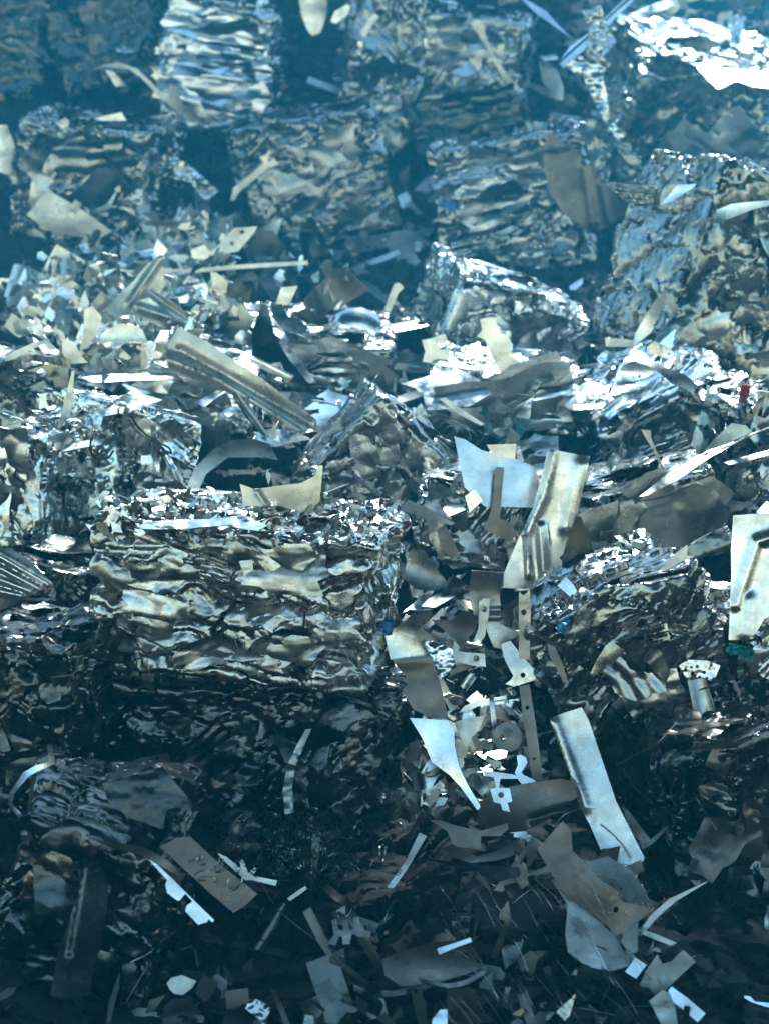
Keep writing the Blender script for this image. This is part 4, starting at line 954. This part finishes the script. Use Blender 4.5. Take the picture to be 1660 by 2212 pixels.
H('slotted_strip', 'strip', 'the slotted upright strip', 'grey upright strip with one hole and a forked top under the pressed channel', 6, [(580,480),(600,500),(626,470),(630,560),(626,775),(580,772),(578,560)], 'dull', pitch=-6, holes=[(600,570,12)], lift=.01)
H('long_brown_strip', 'strip', 'the long brown strip', 'long brown strip with three holes running down the right of the chute', 6, [(580,890),(625,882),(655,1070),(698,1412),(656,1416),(630,1240),(600,1040)], 'brown', pitch=0, yaw=4, holes=[(616,982,9),(645,1203,8),(660,1300,5)], lift=.02)
H('blue_sheet', 'sheet', 'the blue faded sheet', 'blue faded sheet with a bright bent rim at left of the chute', 6, [(0,660),(60,630),(140,560),(200,555),(195,590),(150,640),(236,682),(190,762),(100,772),(20,770)], 'galv', pitch=-10, yaw=14, bend=(60,.15), lift=.02)
H('brown_plate', 'plate', 'the large beige plate', 'large beige brown plate with a chipped left edge below the blue faded sheet', 6, [(32,775),(90,766),(205,760),(240,880),(276,1030),(200,1026),(125,990),(76,905),(102,882),(74,862),(95,850),(50,800)], 'brown', pitch=2, yaw=4, beads=[(40,780,200,770,26,.01)], lift=.02)
H('gusset_sheet', 'sheet', 'the shiny gusset', 'shiny wrinkled gusset right of the large beige plate', 6, [(168,702),(200,690),(292,730),(302,790),(275,830),(250,862),(222,800)], 'bright', pitch=-1, crump=.12, lift=.02)
H('curved_bracket', 'bracket', 'the curved rail bracket', 'curved rail bracket with two prongs below the pale angle bracket', 6, [(322,1002),(345,975),(400,950),(525,930),(524,944),(440,958),(515,955),(516,966),(402,977),(352,1002)], 'galv', pitch=-2, lift=.02)
H('hook_bracket', 'bracket', 'the dull hook bracket', 'dull hook bracket hanging below the curved rail bracket', 6, [(385,1105),(408,1040),(412,980),(440,976),(434,1050),(402,1112)], 'dull', pitch=-5)
H('washer_disc', 'disc', 'the brown disc with a hole', 'round brown disc with a round hole in the middle of the chute', 8, circle(530,72,64,26), 'brown', pitch=3, holes=[(512,72,17)], lift=.01)
H('spatula_sheet', 'sheet', 'the spatula-shaped sheet', 'bright spatula-shaped sheet with a long tapering tail', 8, [(110,-10),(190,-6),(272,0),(300,40),(302,112),(322,200),(360,280),(418,376),(400,388),(326,286),(280,236),(204,180),(165,80)], 'bright', pitch=1, yaw=-4, bend=(0,.1), lift=.04)
H('side_strap', 'strap', 'the slim forked strap', 'slim grey strap right of the spatula-shaped sheet', 8, [(300,10),(360,-10),(430,-20),(410,40),(370,80),(340,200),(325,215),(305,160),(330,80)], 'dull', pitch=-2)
H('big_plate', 'plate', 'the big bright plate', 'big bright oblong plate with rounded end and a pressed rib, low right of the chute', 8, [(712,-8),(780,-34),(852,-56),(882,0),(1000,350),(1122,592),(1118,608),(1066,640),(1048,640),(942,580),(886,450),(840,370),(800,250),(808,248),(748,100)], 'galv', pitch=1, yaw=-2, beads=[(735,10,870,375,14,.014)], lift=.06, bend=(80,.05))
H('hook_strip', 'strip', 'the white crooked hook', 'white crooked hook-shaped strip beside the long brown strip', 8, [(570,152),(588,148),(610,160),(616,184),(590,224),(600,236),(652,260),(616,392),(600,398),(585,388),(606,290),(580,262),(562,225),(575,190)], 'bright', pitch=1, lift=.05)
H('lattice_strap', 'strap', 'the pale stepped strap', 'pale stepped strap with one oval hole low in the chute', 8, [(428,218),(500,225),(562,235),(578,252),(500,252),(492,290),(540,294),(550,350),(530,355),(542,400),(552,432),(572,456),(662,520),(650,546),(600,512),(545,502),(525,440),(500,360),(470,352),(455,296),(480,290),(470,245),(430,240)], 'bright', pitch=1, holes=[(502,322,13)], lift=.04)
H('curved_pan', 'pan', 'the brown curved pan', 'brown curved pan lying behind the pale stepped strap', 8, [(396,420),(420,350),(470,300),(620,270),(760,255),(802,265),(832,330),(720,420),(600,478),(480,492),(404,452)], 'brown', pitch=7, bend=(60,.2), beads=[(640,430,800,380,12,.02)])
H('rolled_pan', 'pan', 'the rolled glossy pan', 'rolled glossy brown pan below the brown curved pan', 8, [(248,550),(290,534),(345,560),(400,588),(470,570),(560,520),(605,560),(540,590),(480,606),(370,616),(290,590)], 'brown', pitch=13, bend=(100,-.35), lift=.02)
H('flat_brown_plate', 'plate', 'the flat brown plate', 'flat brown plate with a lobed top edge left of the brown curved pan', 8, [(196,432),(240,430),(300,452),(410,478),(530,444),(534,470),(500,500),(416,500),(415,556),(300,546),(270,478)], 'brown', pitch=2, lift=.03)
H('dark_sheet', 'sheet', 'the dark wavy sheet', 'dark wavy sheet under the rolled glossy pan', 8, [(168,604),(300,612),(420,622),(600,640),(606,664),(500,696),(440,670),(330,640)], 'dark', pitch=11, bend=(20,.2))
H('left_strip', 'strip', 'the grey ribbon strip', 'grey ribbon strip pointing down left beside the flat brown plate', 8, [(150,484),(182,500),(100,640),(10,766),(-4,742),(90,610)], 'dull', pitch=0)
H('grey_plate', 'plate', 'the speckled grey plate', 'speckled grey plate with torn upper rim behind the dark slab plate', 8, [(820,590),(880,608),(950,590),(962,585),(1070,650),(1168,815),(1080,812),(1005,742),(930,690)], 'dull', pitch=9, lift=.01)
H('fan_plate', 'plate', 'the grey fan plate', 'grey fan-shaped plate pointing to the bottom right, under the dark slab plate', 8, [(720,692),(740,680),(790,758),(942,880),(1050,1000),(1062,1060),(970,1086),(900,960)], 'dull', pitch=9)
H('fan_plate', 'plate', 'the rounded fan plate', 'rounded grey plate spread under the fan-shaped plate', 8, [(792,785),(840,840),(972,1086),(870,1062),(790,1000),(780,920)], 'dull', pitch=6)
H('fan_plate', 'plate', 'the pale rear fan plate', 'grey plate at the right of the fan under the dark slab plate', 8, [(1000,930),(1095,870),(1092,1000),(1060,1010)], 'dull', pitch=9)
H('dark_slab', 'plate', 'the dark slab plate', 'dark brown slab plate with one white hole, stepped right edge, lowest big plate in the chute', 8, [(770,434),(806,480),(810,560),(850,602),(900,640),(892,650),(942,694),(1012,742),(1010,768),(1030,782),(1162,816),(1090,872),(1012,932),(940,870),(780,760),(658,556)], 'brown', pitch=-3, yaw=-3, holes=[(998,817,13)], lift=.03)
H('white_tab', 'tab', 'the small white tab', 'small white tab at the tip of the grey fan plates', 8, [(1038,1086),(1082,1024),(1131,1056),(1086,1116)], 'bright', pitch=1, lift=.03)
H('stepped_plate', 'plate', 'the dark stepped plate', 'dark stepped plate just below the small white tab', 8, [(1100,1145),(1130,1080),(1178,1010),(1200,1052),(1240,1040),(1290,990),(1345,1042),(1250,1130),(1182,1196)], 'dull', pitch=-7)
H('white_strip', 'strip', 'the white end strip', 'white rectangular strip near the bottom right corner', 8, [(1225,1168),(1240,1150),(1310,1200),(1386,1266),(1352,1304),(1290,1250),(1240,1212)], 'bright', pitch=1, lift=.03)
H('narrow_strip', 'strip', 'the narrow curved strip', 'narrow curved strip sweeping up right from the tip of the dark slab plate', 8, [(1090,930),(1150,840),(1230,770),(1380,700),(1400,695),(1260,780),(1180,850),(1110,930)], 'dull', pitch=-1, lift=.02)
H('oval_pan', 'pan', 'the dark oval pan', 'dark oval pan with a glossy rim at the bottom of the chute', 8, [(-10,1030),(60,1000),(200,958),(330,948),(405,1020),(372,1090),(200,1142),(70,1146),(0,1100)], 'brown', pitch=9, bend=(85,-.25), lift=.02)
H('small_tag', 'tab', 'the pale bent tag', 'pale bent tag lying on the dark oval pan', 8, [(225,986),(300,962),(370,938),(376,956),(305,982),(236,1012)], 'bright', pitch=1, lift=.01)
H('olive_plate', 'plate', 'the olive plate', 'olive brown plate cut by the bottom border', 8, [(268,1160),(330,1158),(392,1160),(402,1200),(395,1240),(416,1262),(416,1340),(265,1340)], 'brown', pitch=15, lift=.02)
H('holed_bracket', 'bracket', 'the brown holed bracket', 'brown upright bracket with one hole at the bottom border', 8, [(114,1166),(160,1154),(166,1200),(180,1215),(178,1250),(196,1340),(155,1340),(130,1250)], 'brown', pitch=17, holes=[(133,1172,9)], lift=.03)
H('white_corner', 'plate', 'the white corner piece', 'white corner piece between the brown holed bracket and the olive plate', 8, [(200,1340),(208,1290),(240,1250),(271,1248),(270,1340)], 'bright', pitch=1, lift=.01)
H('bright_notched', 'plate', 'the notched white scrap', 'notched white scrap at the right end of the bottom border', 8, [(1538,1188),(1580,1192),(1600,1215),(1662,1220),(1700,1230),(1700,1250),(1640,1235),(1580,1215)], 'bright', pitch=1)
H('blue_plate', 'plate', 'the slate blue plate', 'slate blue plate left of the white end strip', 8, [(1142,1212),(1200,1165),(1232,1180),(1255,1240),(1270,1340),(1210,1340)], 'dull', pitch=-7, yaw=-10)
H('tan_angle', 'strip', 'the tan angled strip', 'tan angled strip poking out right of the big bright plate', 8, [(1020,358),(1060,400),(1148,515),(1220,455),(1228,464),(1160,530),(1115,558),(1060,470)], 'brown', pitch=8)
H('grey_strip', 'strip', 'the level grey strip', 'grey strip pointing right from the tip of the dark slab plate', 8, [(1120,905),(1180,925),(1272,965),(1262,982),(1170,948),(1115,925)], 'dull', pitch=1)
# --- right border
H('pressed_pressing', 'panel', 'the big pressed panel', 'big pressed panel with a curved bead, cut by the right border', 6, [(1504,152),(1580,146),(1720,140),(1720,560),(1640,600),(1602,662),(1570,685),(1535,690),(1486,690),(1490,560),(1496,400),(1494,300)], 'galv', pitch=-3, yaw=-8, beads=[(1610,265,1520,540,16,.016),(1610,265,1690,240,16,.016),(1570,520,1560,660,22,.014)], depth=4.45)
H('teal_scrap', 'foil', 'the teal foil', 'crumpled teal foil scrap under the big pressed panel', 6, [(1472,735),(1490,700),(1520,712),(1562,716),(1600,740),(1590,775),(1545,760),(1500,752)], 'teal', pitch=14, crump=.35, lift=.03)
H('blue_foil', 'foil', 'the blue foil', 'small crumpled blue foil on the right edge of the grey bale', 6, [(-12,600),(30,586),(45,620),(30,668),(-5,672)], 'bluefilm', pitch=12, crump=.2, lift=.01)
H('foil_star', 'foil', 'the star-like blue foil', 'star-like blue foil scrap between the chute and the crushed bale', 6, [(752,612),(790,585),(800,612),(775,640),(800,655),(760,662),(738,640)], 'bluefilm', pitch=25, crump=.3, lift=.03)
H('blue_foil', 'foil', 'the hazy blue foil', 'deep blue foil patch at left of the hazy corrugated bale', 2, [(232,872),(290,865),(325,880),(300,905),(240,900)], 'bluefilm', pitch=8)
H('dangling_sheet', 'sheet', 'the speckled right sheet', 'dark upright sheet with bent rim left of the blackened bale', 6, [(700,705),(735,718),(760,775),(795,880),(770,872),(735,800),(712,760)], 'brown', pitch=-2, yaw=12, bend=(0,.2), lift=.03)
H('prong_strip', 'strip', 'the pronged strip', 'dark pronged strip poking up over the crushed bale', 6, [(1185,390),(1250,320),(1308,278),(1305,325),(1340,330),(1280,352),(1225,385)], 'dull', pitch=-1, yaw=8, lift=.02)
# --- left lower corner
H('ribbed_fan', 'sheet', 'the ribbed fan of sheet', 'ribbed fan-shaped sheet at the left border beside the grey bale', 5, [(-20,300),(40,290),(130,345),(235,455),(200,470),(140,480),(60,540),(-20,570)], 'galv', pitch=0, yaw=8, beads=[(0,330,210,450,10,.014),(0,380,170,470,10,.014),(0,430,130,480,10,.014),(0,480,90,500,10,.014)], bend=(60,-.15), lift=.03)
H('silver_ribbon', 'ribbon', 'the twisted silver ribbon', 'twisted silver ribbon hanging down the oily bale at the left border', 7, [(202,108),(222,104),(240,188),(180,212),(125,240),(82,290),(50,330),(55,362),(108,420),(142,486),(110,470),(88,430),(36,362),(42,312),(100,225),(150,196),(212,180)], 'bright', pitch=1, twist=.6, lift=.12)
H('key_plate', 'plate', 'the key-shaped plate', 'slate blue key-shaped plate with square teeth, lower left', 7, [(640,600),(652,598),(742,682),(830,770),(925,862),(918,872),(900,858),(894,872),(856,882),(800,824),(806,800),(832,782),(800,748),(776,778),(765,778),(722,745),(714,708),(722,690)], 'galv', pitch=1, yaw=-5, lift=.05)
H('bent_tube', 'tube', 'the flattened tube', 'flattened dark tube standing in the bottom left corner', 7, [(335,605),(370,592),(418,610),(470,690),(462,800),(440,950),(400,1100),(390,1185),(300,1200),(215,1182),(250,1000),(290,880),(345,740)], 'dark', pitch=14, bend=(0,-.45), beads=[(360,640,300,1000,10,.012)], lift=.05)
H('brown_board', 'plate', 'the dark brown board', 'dark brown board slanting right below the dark bale beneath the grey one', 7, [(690,545),(760,510),(820,500),(950,620),(1112,750),(1060,800),(1010,832),(900,740),(760,610)], 'brown', pitch=-2, lift=.02)
H('leaf_plate', 'plate', 'the golden leaf plate', 'golden leaf-shaped plate near the bottom left', 7, [(720,1135),(740,1112),(785,1100),(848,1126),(830,1155),(790,1186),(755,1182),(735,1165)], 'tan', pitch=0, bend=(0,.15), lift=.03)
H('pentagon_plate', 'plate', 'the five-sided plate', 'dull five-sided plate just right of the golden leaf plate', 7, [(880,1098),(942,1132),(925,1175),(892,1216),(868,1205),(845,1178),(858,1130)], 'brown', pitch=17, lift=.03)
H('dark_plate', 'plate', 'the dark bottom plate', 'dark plate with rounded top at the bottom border below the golden leaf plate', 7, [(700,1340),(705,1240),(740,1205),(830,1190),(865,1260),(868,1340)], 'dark', pitch=9, lift=.01)
H('fork_bracket', 'bracket', 'the forked bracket', 'grey forked bracket with three curled prongs near the bottom middle', 7, [(1432,862),(1456,858),(1462,905),(1482,908),(1478,862),(1502,858),(1508,905),(1530,900),(1525,850),(1550,850),(1556,905),(1600,910),(1600,935),(1548,935),(1520,920),(1510,965),(1480,968),(1478,935),(1465,930),(1450,972),(1415,965),(1442,925)], 'dull', pitch=9, lift=.03)
H('crumpled_leaf', 'sheet', 'the bright crumpled corner', 'bright crumpled sheet corner at the bottom border', 7, [(1075,1210),(1110,1205),(1172,1240),(1150,1290),(1145,1330),(1110,1285),(1060,1245)], 'bright', pitch=1, crump=.15, lift=.03)
H('tabbed_strip', 'strip', 'the strip with cross tabs', 'olive strip with two cross tabs under the wool of swarf', 7, [(940,572),(980,590),(1040,640),(1035,605),(1052,602),(1072,660),(1100,635),(1112,642),(1092,670),(1198,692),(1190,715),(1090,690),(1060,690),(960,600)], 'tan', pitch=0, lift=.03)
H('narrow_leaf', 'sheet', 'the slim brown leaf', 'slim brown leaf-shaped strip standing at the bottom left border', 7, [(455,1340),(470,1220),(500,1130),(520,1085),(512,1160),(490,1240),(475,1340)], 'brown', pitch=9, lift=.04)
H('glint_strip', 'strip', 'the glinting tab strip', 'short glinting strip under the dark bale, near the thin curved wire', 7, [(1240,770),(1280,740),(1318,715),(1326,728),(1290,755),(1252,780)], 'tan', pitch=0, lift=.02)
H('gold_edge', 'sheet', 'the gold-edged roll', 'dark rolled sheet with a golden lit edge above the key-shaped plate', 7, [(380,490),(480,520),(620,545),(720,600),(795,660),(790,676),(700,630),(600,580),(480,545)], 'brown', pitch=15, bend=(110,-.5), lift=.04)
H('ribbon_scrap', 'ribbon', 'the hanging shiny ribbon', 'shiny ribbon hanging down the face of the dark bale beneath the grey one', 7, [(1320,40),(1345,38),(1305,130),(1275,200),(1262,290),(1268,398),(1230,408),(1222,300),(1238,200),(1275,120)], 'dull', pitch=6, crump=.06, twist=.3, lift=.02)
H('perforated_patch', 'plate', 'the perforated patch', 'perforated grey patch pressed on the dark bale beneath the grey one', 7, [(480,240),(520,195),(600,165),(720,140),(740,165),(640,200),(580,230),(545,285),(500,290)], 'dark', pitch=8, holes=[(520,240,7),(545,215,7),(530,270,7),(555,245,7),(590,195,7),(620,185,7),(650,175,7),(680,165,7)], lift=.01)
H('flat_patch', 'plate', 'the smooth dark patch', 'smooth dark plate pressed on the dark bale beneath the grey one', 7, [(440,270),(560,240),(700,200),(810,330),(815,420),(700,470),(560,420),(470,360)], 'dark', pitch=3, crump=.03)
H('perforated_patch', 'plate', 'the perforated grey patch', 'perforated grey patch on the lower right of the crushed bale', 6, [(1270,800),(1310,775),(1400,780),(1450,800),(1430,850),(1380,870),(1300,850)], 'galv', pitch=-5, crump=.05, holes=[(1300,820,8),(1330,835,9),(1350,805,7),(1380,830,8),(1410,800,6),(1390,858,7),(1360,850,6),(1325,808,6)], lift=.01)
H('crumpled_wing', 'sheet', 'the crumpled bright wing', 'crumpled bright sheet under the long glossy strip at the top right', 2, [(855,45),(930,22),(962,110),(1000,180),(945,245),(872,232),(882,130)], 'bright', pitch=14, crump=.2, lift=.05)
H('steel_strip', 'strip', 'the upper white strip', 'white folded strip at the top border above the dazzling wrinkled bale top', 2, [(1040,72),(1130,30),(1235,-10),(1250,22),(1160,60),(1075,92)], 'bright', pitch=50, lift=.05)
H('crumpled_tongue', 'sheet', 'the white crumpled tongue', 'white crumpled tongue of sheet hanging on the dazzling wrinkled bale top', 2, [(1478,75),(1525,60),(1562,68),(1548,130),(1530,196),(1498,188),(1490,130)], 'bright', pitch=24, crump=.15, lift=.05)
H('edge_sheet', 'sheet', 'the long white rim sheet', 'long white sheet lying along the front rim of the large grey bale top', 5, [(560,204),(660,178),(780,164),(960,158),(1050,150),(1155,196),(1112,222),(960,190),(800,204),(650,212)], 'bright', pitch=58, crump=.03, lift=.03)

# ------------------------------------------------------------------ what each loose offcut is called
for (o, i, mat, sz, px, py) in SCATTER:
    phrase = LIB[i][1]
    size = 'tiny ' if sz < .045 else ('small ' if sz < .09 else ('' if sz < .16 else 'large '))
    tag(o, auto_label(size + ADJ[mat] + ' ' + phrase, px, py), LIB[i][0].replace('_', ' '))
# ------------------------------------------------------------------ wires, swarf, coil, connector
_dg[0] = None
def px_path(pts, off=.02, steps=8, flat=True):
    ds = [(first_hit(*p)[0] or 5.0) for p in pts]
    d = min(ds) if flat else None
    out = []
    for i in range(len(pts) - 1):
        a, b = at(*pts[i], ds[i] - off), at(*pts[i + 1], ds[i + 1] - off)
        for k in range(steps): out.append(a.lerp(b, k / steps))
    out.append(at(*pts[-1], ds[-1] - off))
    for _ in range(4):
        out = [out[0]] + [(out[i - 1] + out[i] * 2 + out[i + 1]) / 4 for i in range(1, len(out) - 1)] + [out[-1]]
    return out
def wire(label, pts, r=.0014, mat='wire', group=None, reg=0, off=.02, name='wire'):
    P = [toD(reg, p) for p in pts]
    w = px_path(P, off)
    c = w[len(w) // 2]
    me = tube_mesh(name, [q - c for q in w], r, 6)
    o = link(name, me, M[mat]); o.location = c
    return tag(o, label, 'wire', group)
wire('thin curved wire sweeping down right below the strip with cross tabs', [(1130, 700), (1165, 770), (1220, 840), (1350, 940), (1485, 1022)], .0016, reg=7, off=.05)
wire('dark hooked wire hanging on the face of the pale blue crumpled bale', [(405, 815), (390, 880), (395, 930), (430, 952), (470, 940), (490, 910)], .0035, 'dark', reg=3, off=.02)
wire('dark looped wire falling over the right half of the pale blue crumpled bale', [(560, 745), (590, 800), (640, 850), (700, 880), (735, 900), (745, 940)], .003, 'dark', reg=3, off=.02)
wire('fine straight wire pointing to the upper right above the grey bale', [(1400, 1095), (1500, 1055), (1640, 1018)], .0022, reg=3, off=.05)
wire('short white wire above the cornered grey bale', [(1345, 692), (1400, 700), (1458, 712)], .004, 'bright', reg=3, off=.05)
wire('long thin wire lying over the speckled rubble at the hazy middle', [(910, 745), (1000, 715), (1080, 680), (1160, 575)], .008, 'dull', reg=1, off=.04)
wire('thin bent wire in the lower left dark scrap', [(555, 1050), (640, 1010), (700, 950), (775, 900)], .0018, 'wire', reg=7, off=.03)
wire('thin wire curling downward left of the golden leaf plate', [(655, 1000), (640, 1060), (590, 1140), (545, 1220), (520, 1225), (535, 1150)], .0016, 'wire', reg=7, off=.03)
wire('dark wire running up right past the frayed right border bale', [(1380, 925), (1500, 885), (1560, 850), (1690, 800)], .003, 'dull', reg=4, off=.05)
wire('fine wire slanting over the blackened bale under the crushed bale', [(1000, 195), (1080, 150), (1180, 100), (1262, 8)], .0018, 'wire', reg=8, off=.03)
rw = random.Random(9)
for k in range(90):
    x, y = rw.uniform(230, 1150), rw.uniform(640, 1290)
    L = rw.uniform(60, 260); a = R(rw.gauss(50, 7))
    if rw.random() < .12: a = R(rw.uniform(-60, 120))
    p = [(x, y), (x + L * .5 * math.cos(a), y + L * .5 * math.sin(a)), (x + L * math.cos(a + .08), y + L * math.sin(a + .08))]
    wire('hair-thin steel wire slanting down right in the dark bed under the grey fan plates', p, rw.uniform(.0004, .0009), 'wire', 'hair-thin slanting wires', 8, rw.uniform(.004, .03), 'thin_wire')

for k in range(36):
    zx, zy = [(200, 1500), (1400, 1750), (600, 1850), (1250, 900), (300, 900), (1500, 2050)][k % 6]
    x, y = rw.gauss(zx, 130), rw.gauss(zy, 80); L = rw.uniform(40, 150); a = rw.uniform(0, 6.28); w_ = rw.uniform(-1.2, 1.2)
    p = [(x + L * t * math.cos(a + w_ * t), y + L * t * .8 * math.sin(a + w_ * t)) for t in (0, .33, .66, 1)]
    wire(auto_label('loose bent wire', x, y), p, rw.uniform(.0007, .0016), rw.choice(('wire', 'dull', 'dark')), 'loose bent wires in the heap', 0, rw.uniform(.01, .04), 'bent_wire')

def coil():
    pts = []
    c0, c1 = toD(4, (225, 800)), toD(4, (365, 865)); d0 = (first_hit(*c0)[0] or 5.6) - .06
    for i in range(9 * 26):
        t = i / (9 * 26); a = 2 * math.pi * i / 26
        cx, cy = c0[0] + (c1[0] - c0[0]) * t, c0[1] + (c1[1] - c0[1]) * t
        r = 26 + 7 * math.sin(a * .23 + 1)
        pts.append(at(cx + r * math.cos(a), cy + r * .85 * math.sin(a), d0 + .03 * math.sin(a * .5) - .03 * math.cos(a + .6)))
    for q in [(385, 900), (420, 940), (445, 985), (462, 1032)]:
        p = toD(4, q); pts.append(at(p[0], p[1], d0 - .02))
    c = pts[100]
    o = link('wire_coil', tube_mesh('wire_coil', [q - c for q in pts], .0016, 6), M['wire']); o.location = c
    tag(o, 'loose coil of thin wire with a trailing end above the upright channel', 'wire coil')
coil()

def swarf():
    rg = random.Random(4); V = []; F = []
    for k in range(420):
        px, py = rg.gauss(640, 75), rg.gauss(1830, 38)
        h, loc, n = first_hit(px, py)
        if h is None: continue
        c = loc + n * rg.uniform(.004, .02); r = rg.uniform(.006, .02); ax = Vector((rg.gauss(0, 1), rg.gauss(0, 1), rg.gauss(0, 1))).normalized()
        u = ax.orthogonal().normalized(); v = ax.cross(u); turns = rg.uniform(.6, 1.8); m = 14
        pts = [c + u * r * math.cos(turns * 6.28 * i / m) + v * r * math.sin(turns * 6.28 * i / m) + ax * .012 * i / m for i in range(m + 1)]
        b = len(V); w = rg.uniform(.0008, .002)
        for p in pts: V += [tuple(p - ax * w), tuple(p + ax * w)]
        for i in range(m): F.append((b + 2 * i, b + 2 * i + 1, b + 2 * i + 3, b + 2 * i + 2))
    tag(link('metal_swarf', np_mesh('metal_swarf', V, F), M['dull']), kind='stuff')
swarf()

def connector():
    p = toD(4, (1555, 652)); d = (first_hit(*p)[0] or 5.4) - .10
    org = at(p[0], p[1], d); s = d * TH / 830 * .5
    root = empty('cable_connector', Matrix.Translation(org)); tag(root, 'red plastic connector on looped pale wires near the right border', 'connector')
    import bmesh
    bm = bmesh.new(); bmesh.ops.create_cube(bm, size=1)
    bmesh.ops.scale(bm, vec=(38 * s, 30 * s, 58 * s), verts=bm.verts)
    bmesh.ops.bevel(bm, geom=bm.edges[:], offset=5 * s, segments=2, affect='EDGES')
    r_ = bmesh.ops.create_cube(bm, size=1); bmesh.ops.scale(bm, vec=(20 * s, 20 * s, 24 * s), verts=r_['verts']); bmesh.ops.translate(bm, vec=(0, 0, -40 * s), verts=r_['verts'])
    me = bpy.data.meshes.new('housing'); bm.to_mesh(me); bm.free()
    ho = link('housing', me, M['red'], root); ho.rotation_euler = (0.2, .12, .3)
    for pts in ([(0, 28), (-20, 45), (-70, 78), (-80, 70), (-60, 50), (-10, 25)], [(5, 28), (10, 50), (60, 40), (130, 80)], [(15, 5), (60, 2), (140, -10)], [(15, -5), (40, -20), (50, -35)], [(12, 20), (50, 30), (90, 10)]):
        P = [Vector((x * s, -20 * s * math.sin(i), z * s)) for i, (x, z) in enumerate(pts)]
        Q = []
        for i in range(len(P) - 1): Q += [P[i].lerp(P[i + 1], k / 6) for k in range(6)]
        Q.append(P[-1])
        for _ in range(3): Q = [Q[0]] + [(Q[i - 1] + Q[i] * 2 + Q[i + 1]) / 4 for i in range(1, len(Q) - 1)] + [Q[-1]]
        link('lead_wire', tube_mesh('lead_wire', Q, 3.0 * s, 6), M['bright'], root)
connector()

# ------------------------------------------------------------------ haze: the dusty air of the yard
hz = bpy.data.materials.new('haze'); hz.use_nodes = True
t = hz.node_tree; t.nodes.remove(t.nodes['Principled BSDF'])
pv = t.nodes.new('ShaderNodeVolumePrincipled'); t.links.new(pv.outputs[0], t.nodes['Material Output'].inputs['Volume'])
pv.inputs['Color'].default_value = (0.05, 0.55, 0.88, 1)
pv.inputs['Density'].default_value = HAZE_DENSITY
pv.inputs['Anisotropy'].default_value = 0.2
x0, x1, y0, y1, z0, z1 = -10, 10, -15, 14, -1, 5.4
hv = [(x, y, z) for z in (z0, z1) for y in (y0, y1) for x in (x0, x1)]
hf = [(0, 2, 3, 1), (4, 5, 7, 6), (0, 1, 5, 4), (2, 6, 7, 3), (0, 4, 6, 2), (1, 3, 7, 5)]
hm = np_mesh('haze', hv, hf); hm.polygons.foreach_set('use_smooth', np.zeros(6, bool))
tag(link('haze', hm, hz), kind='stuff')
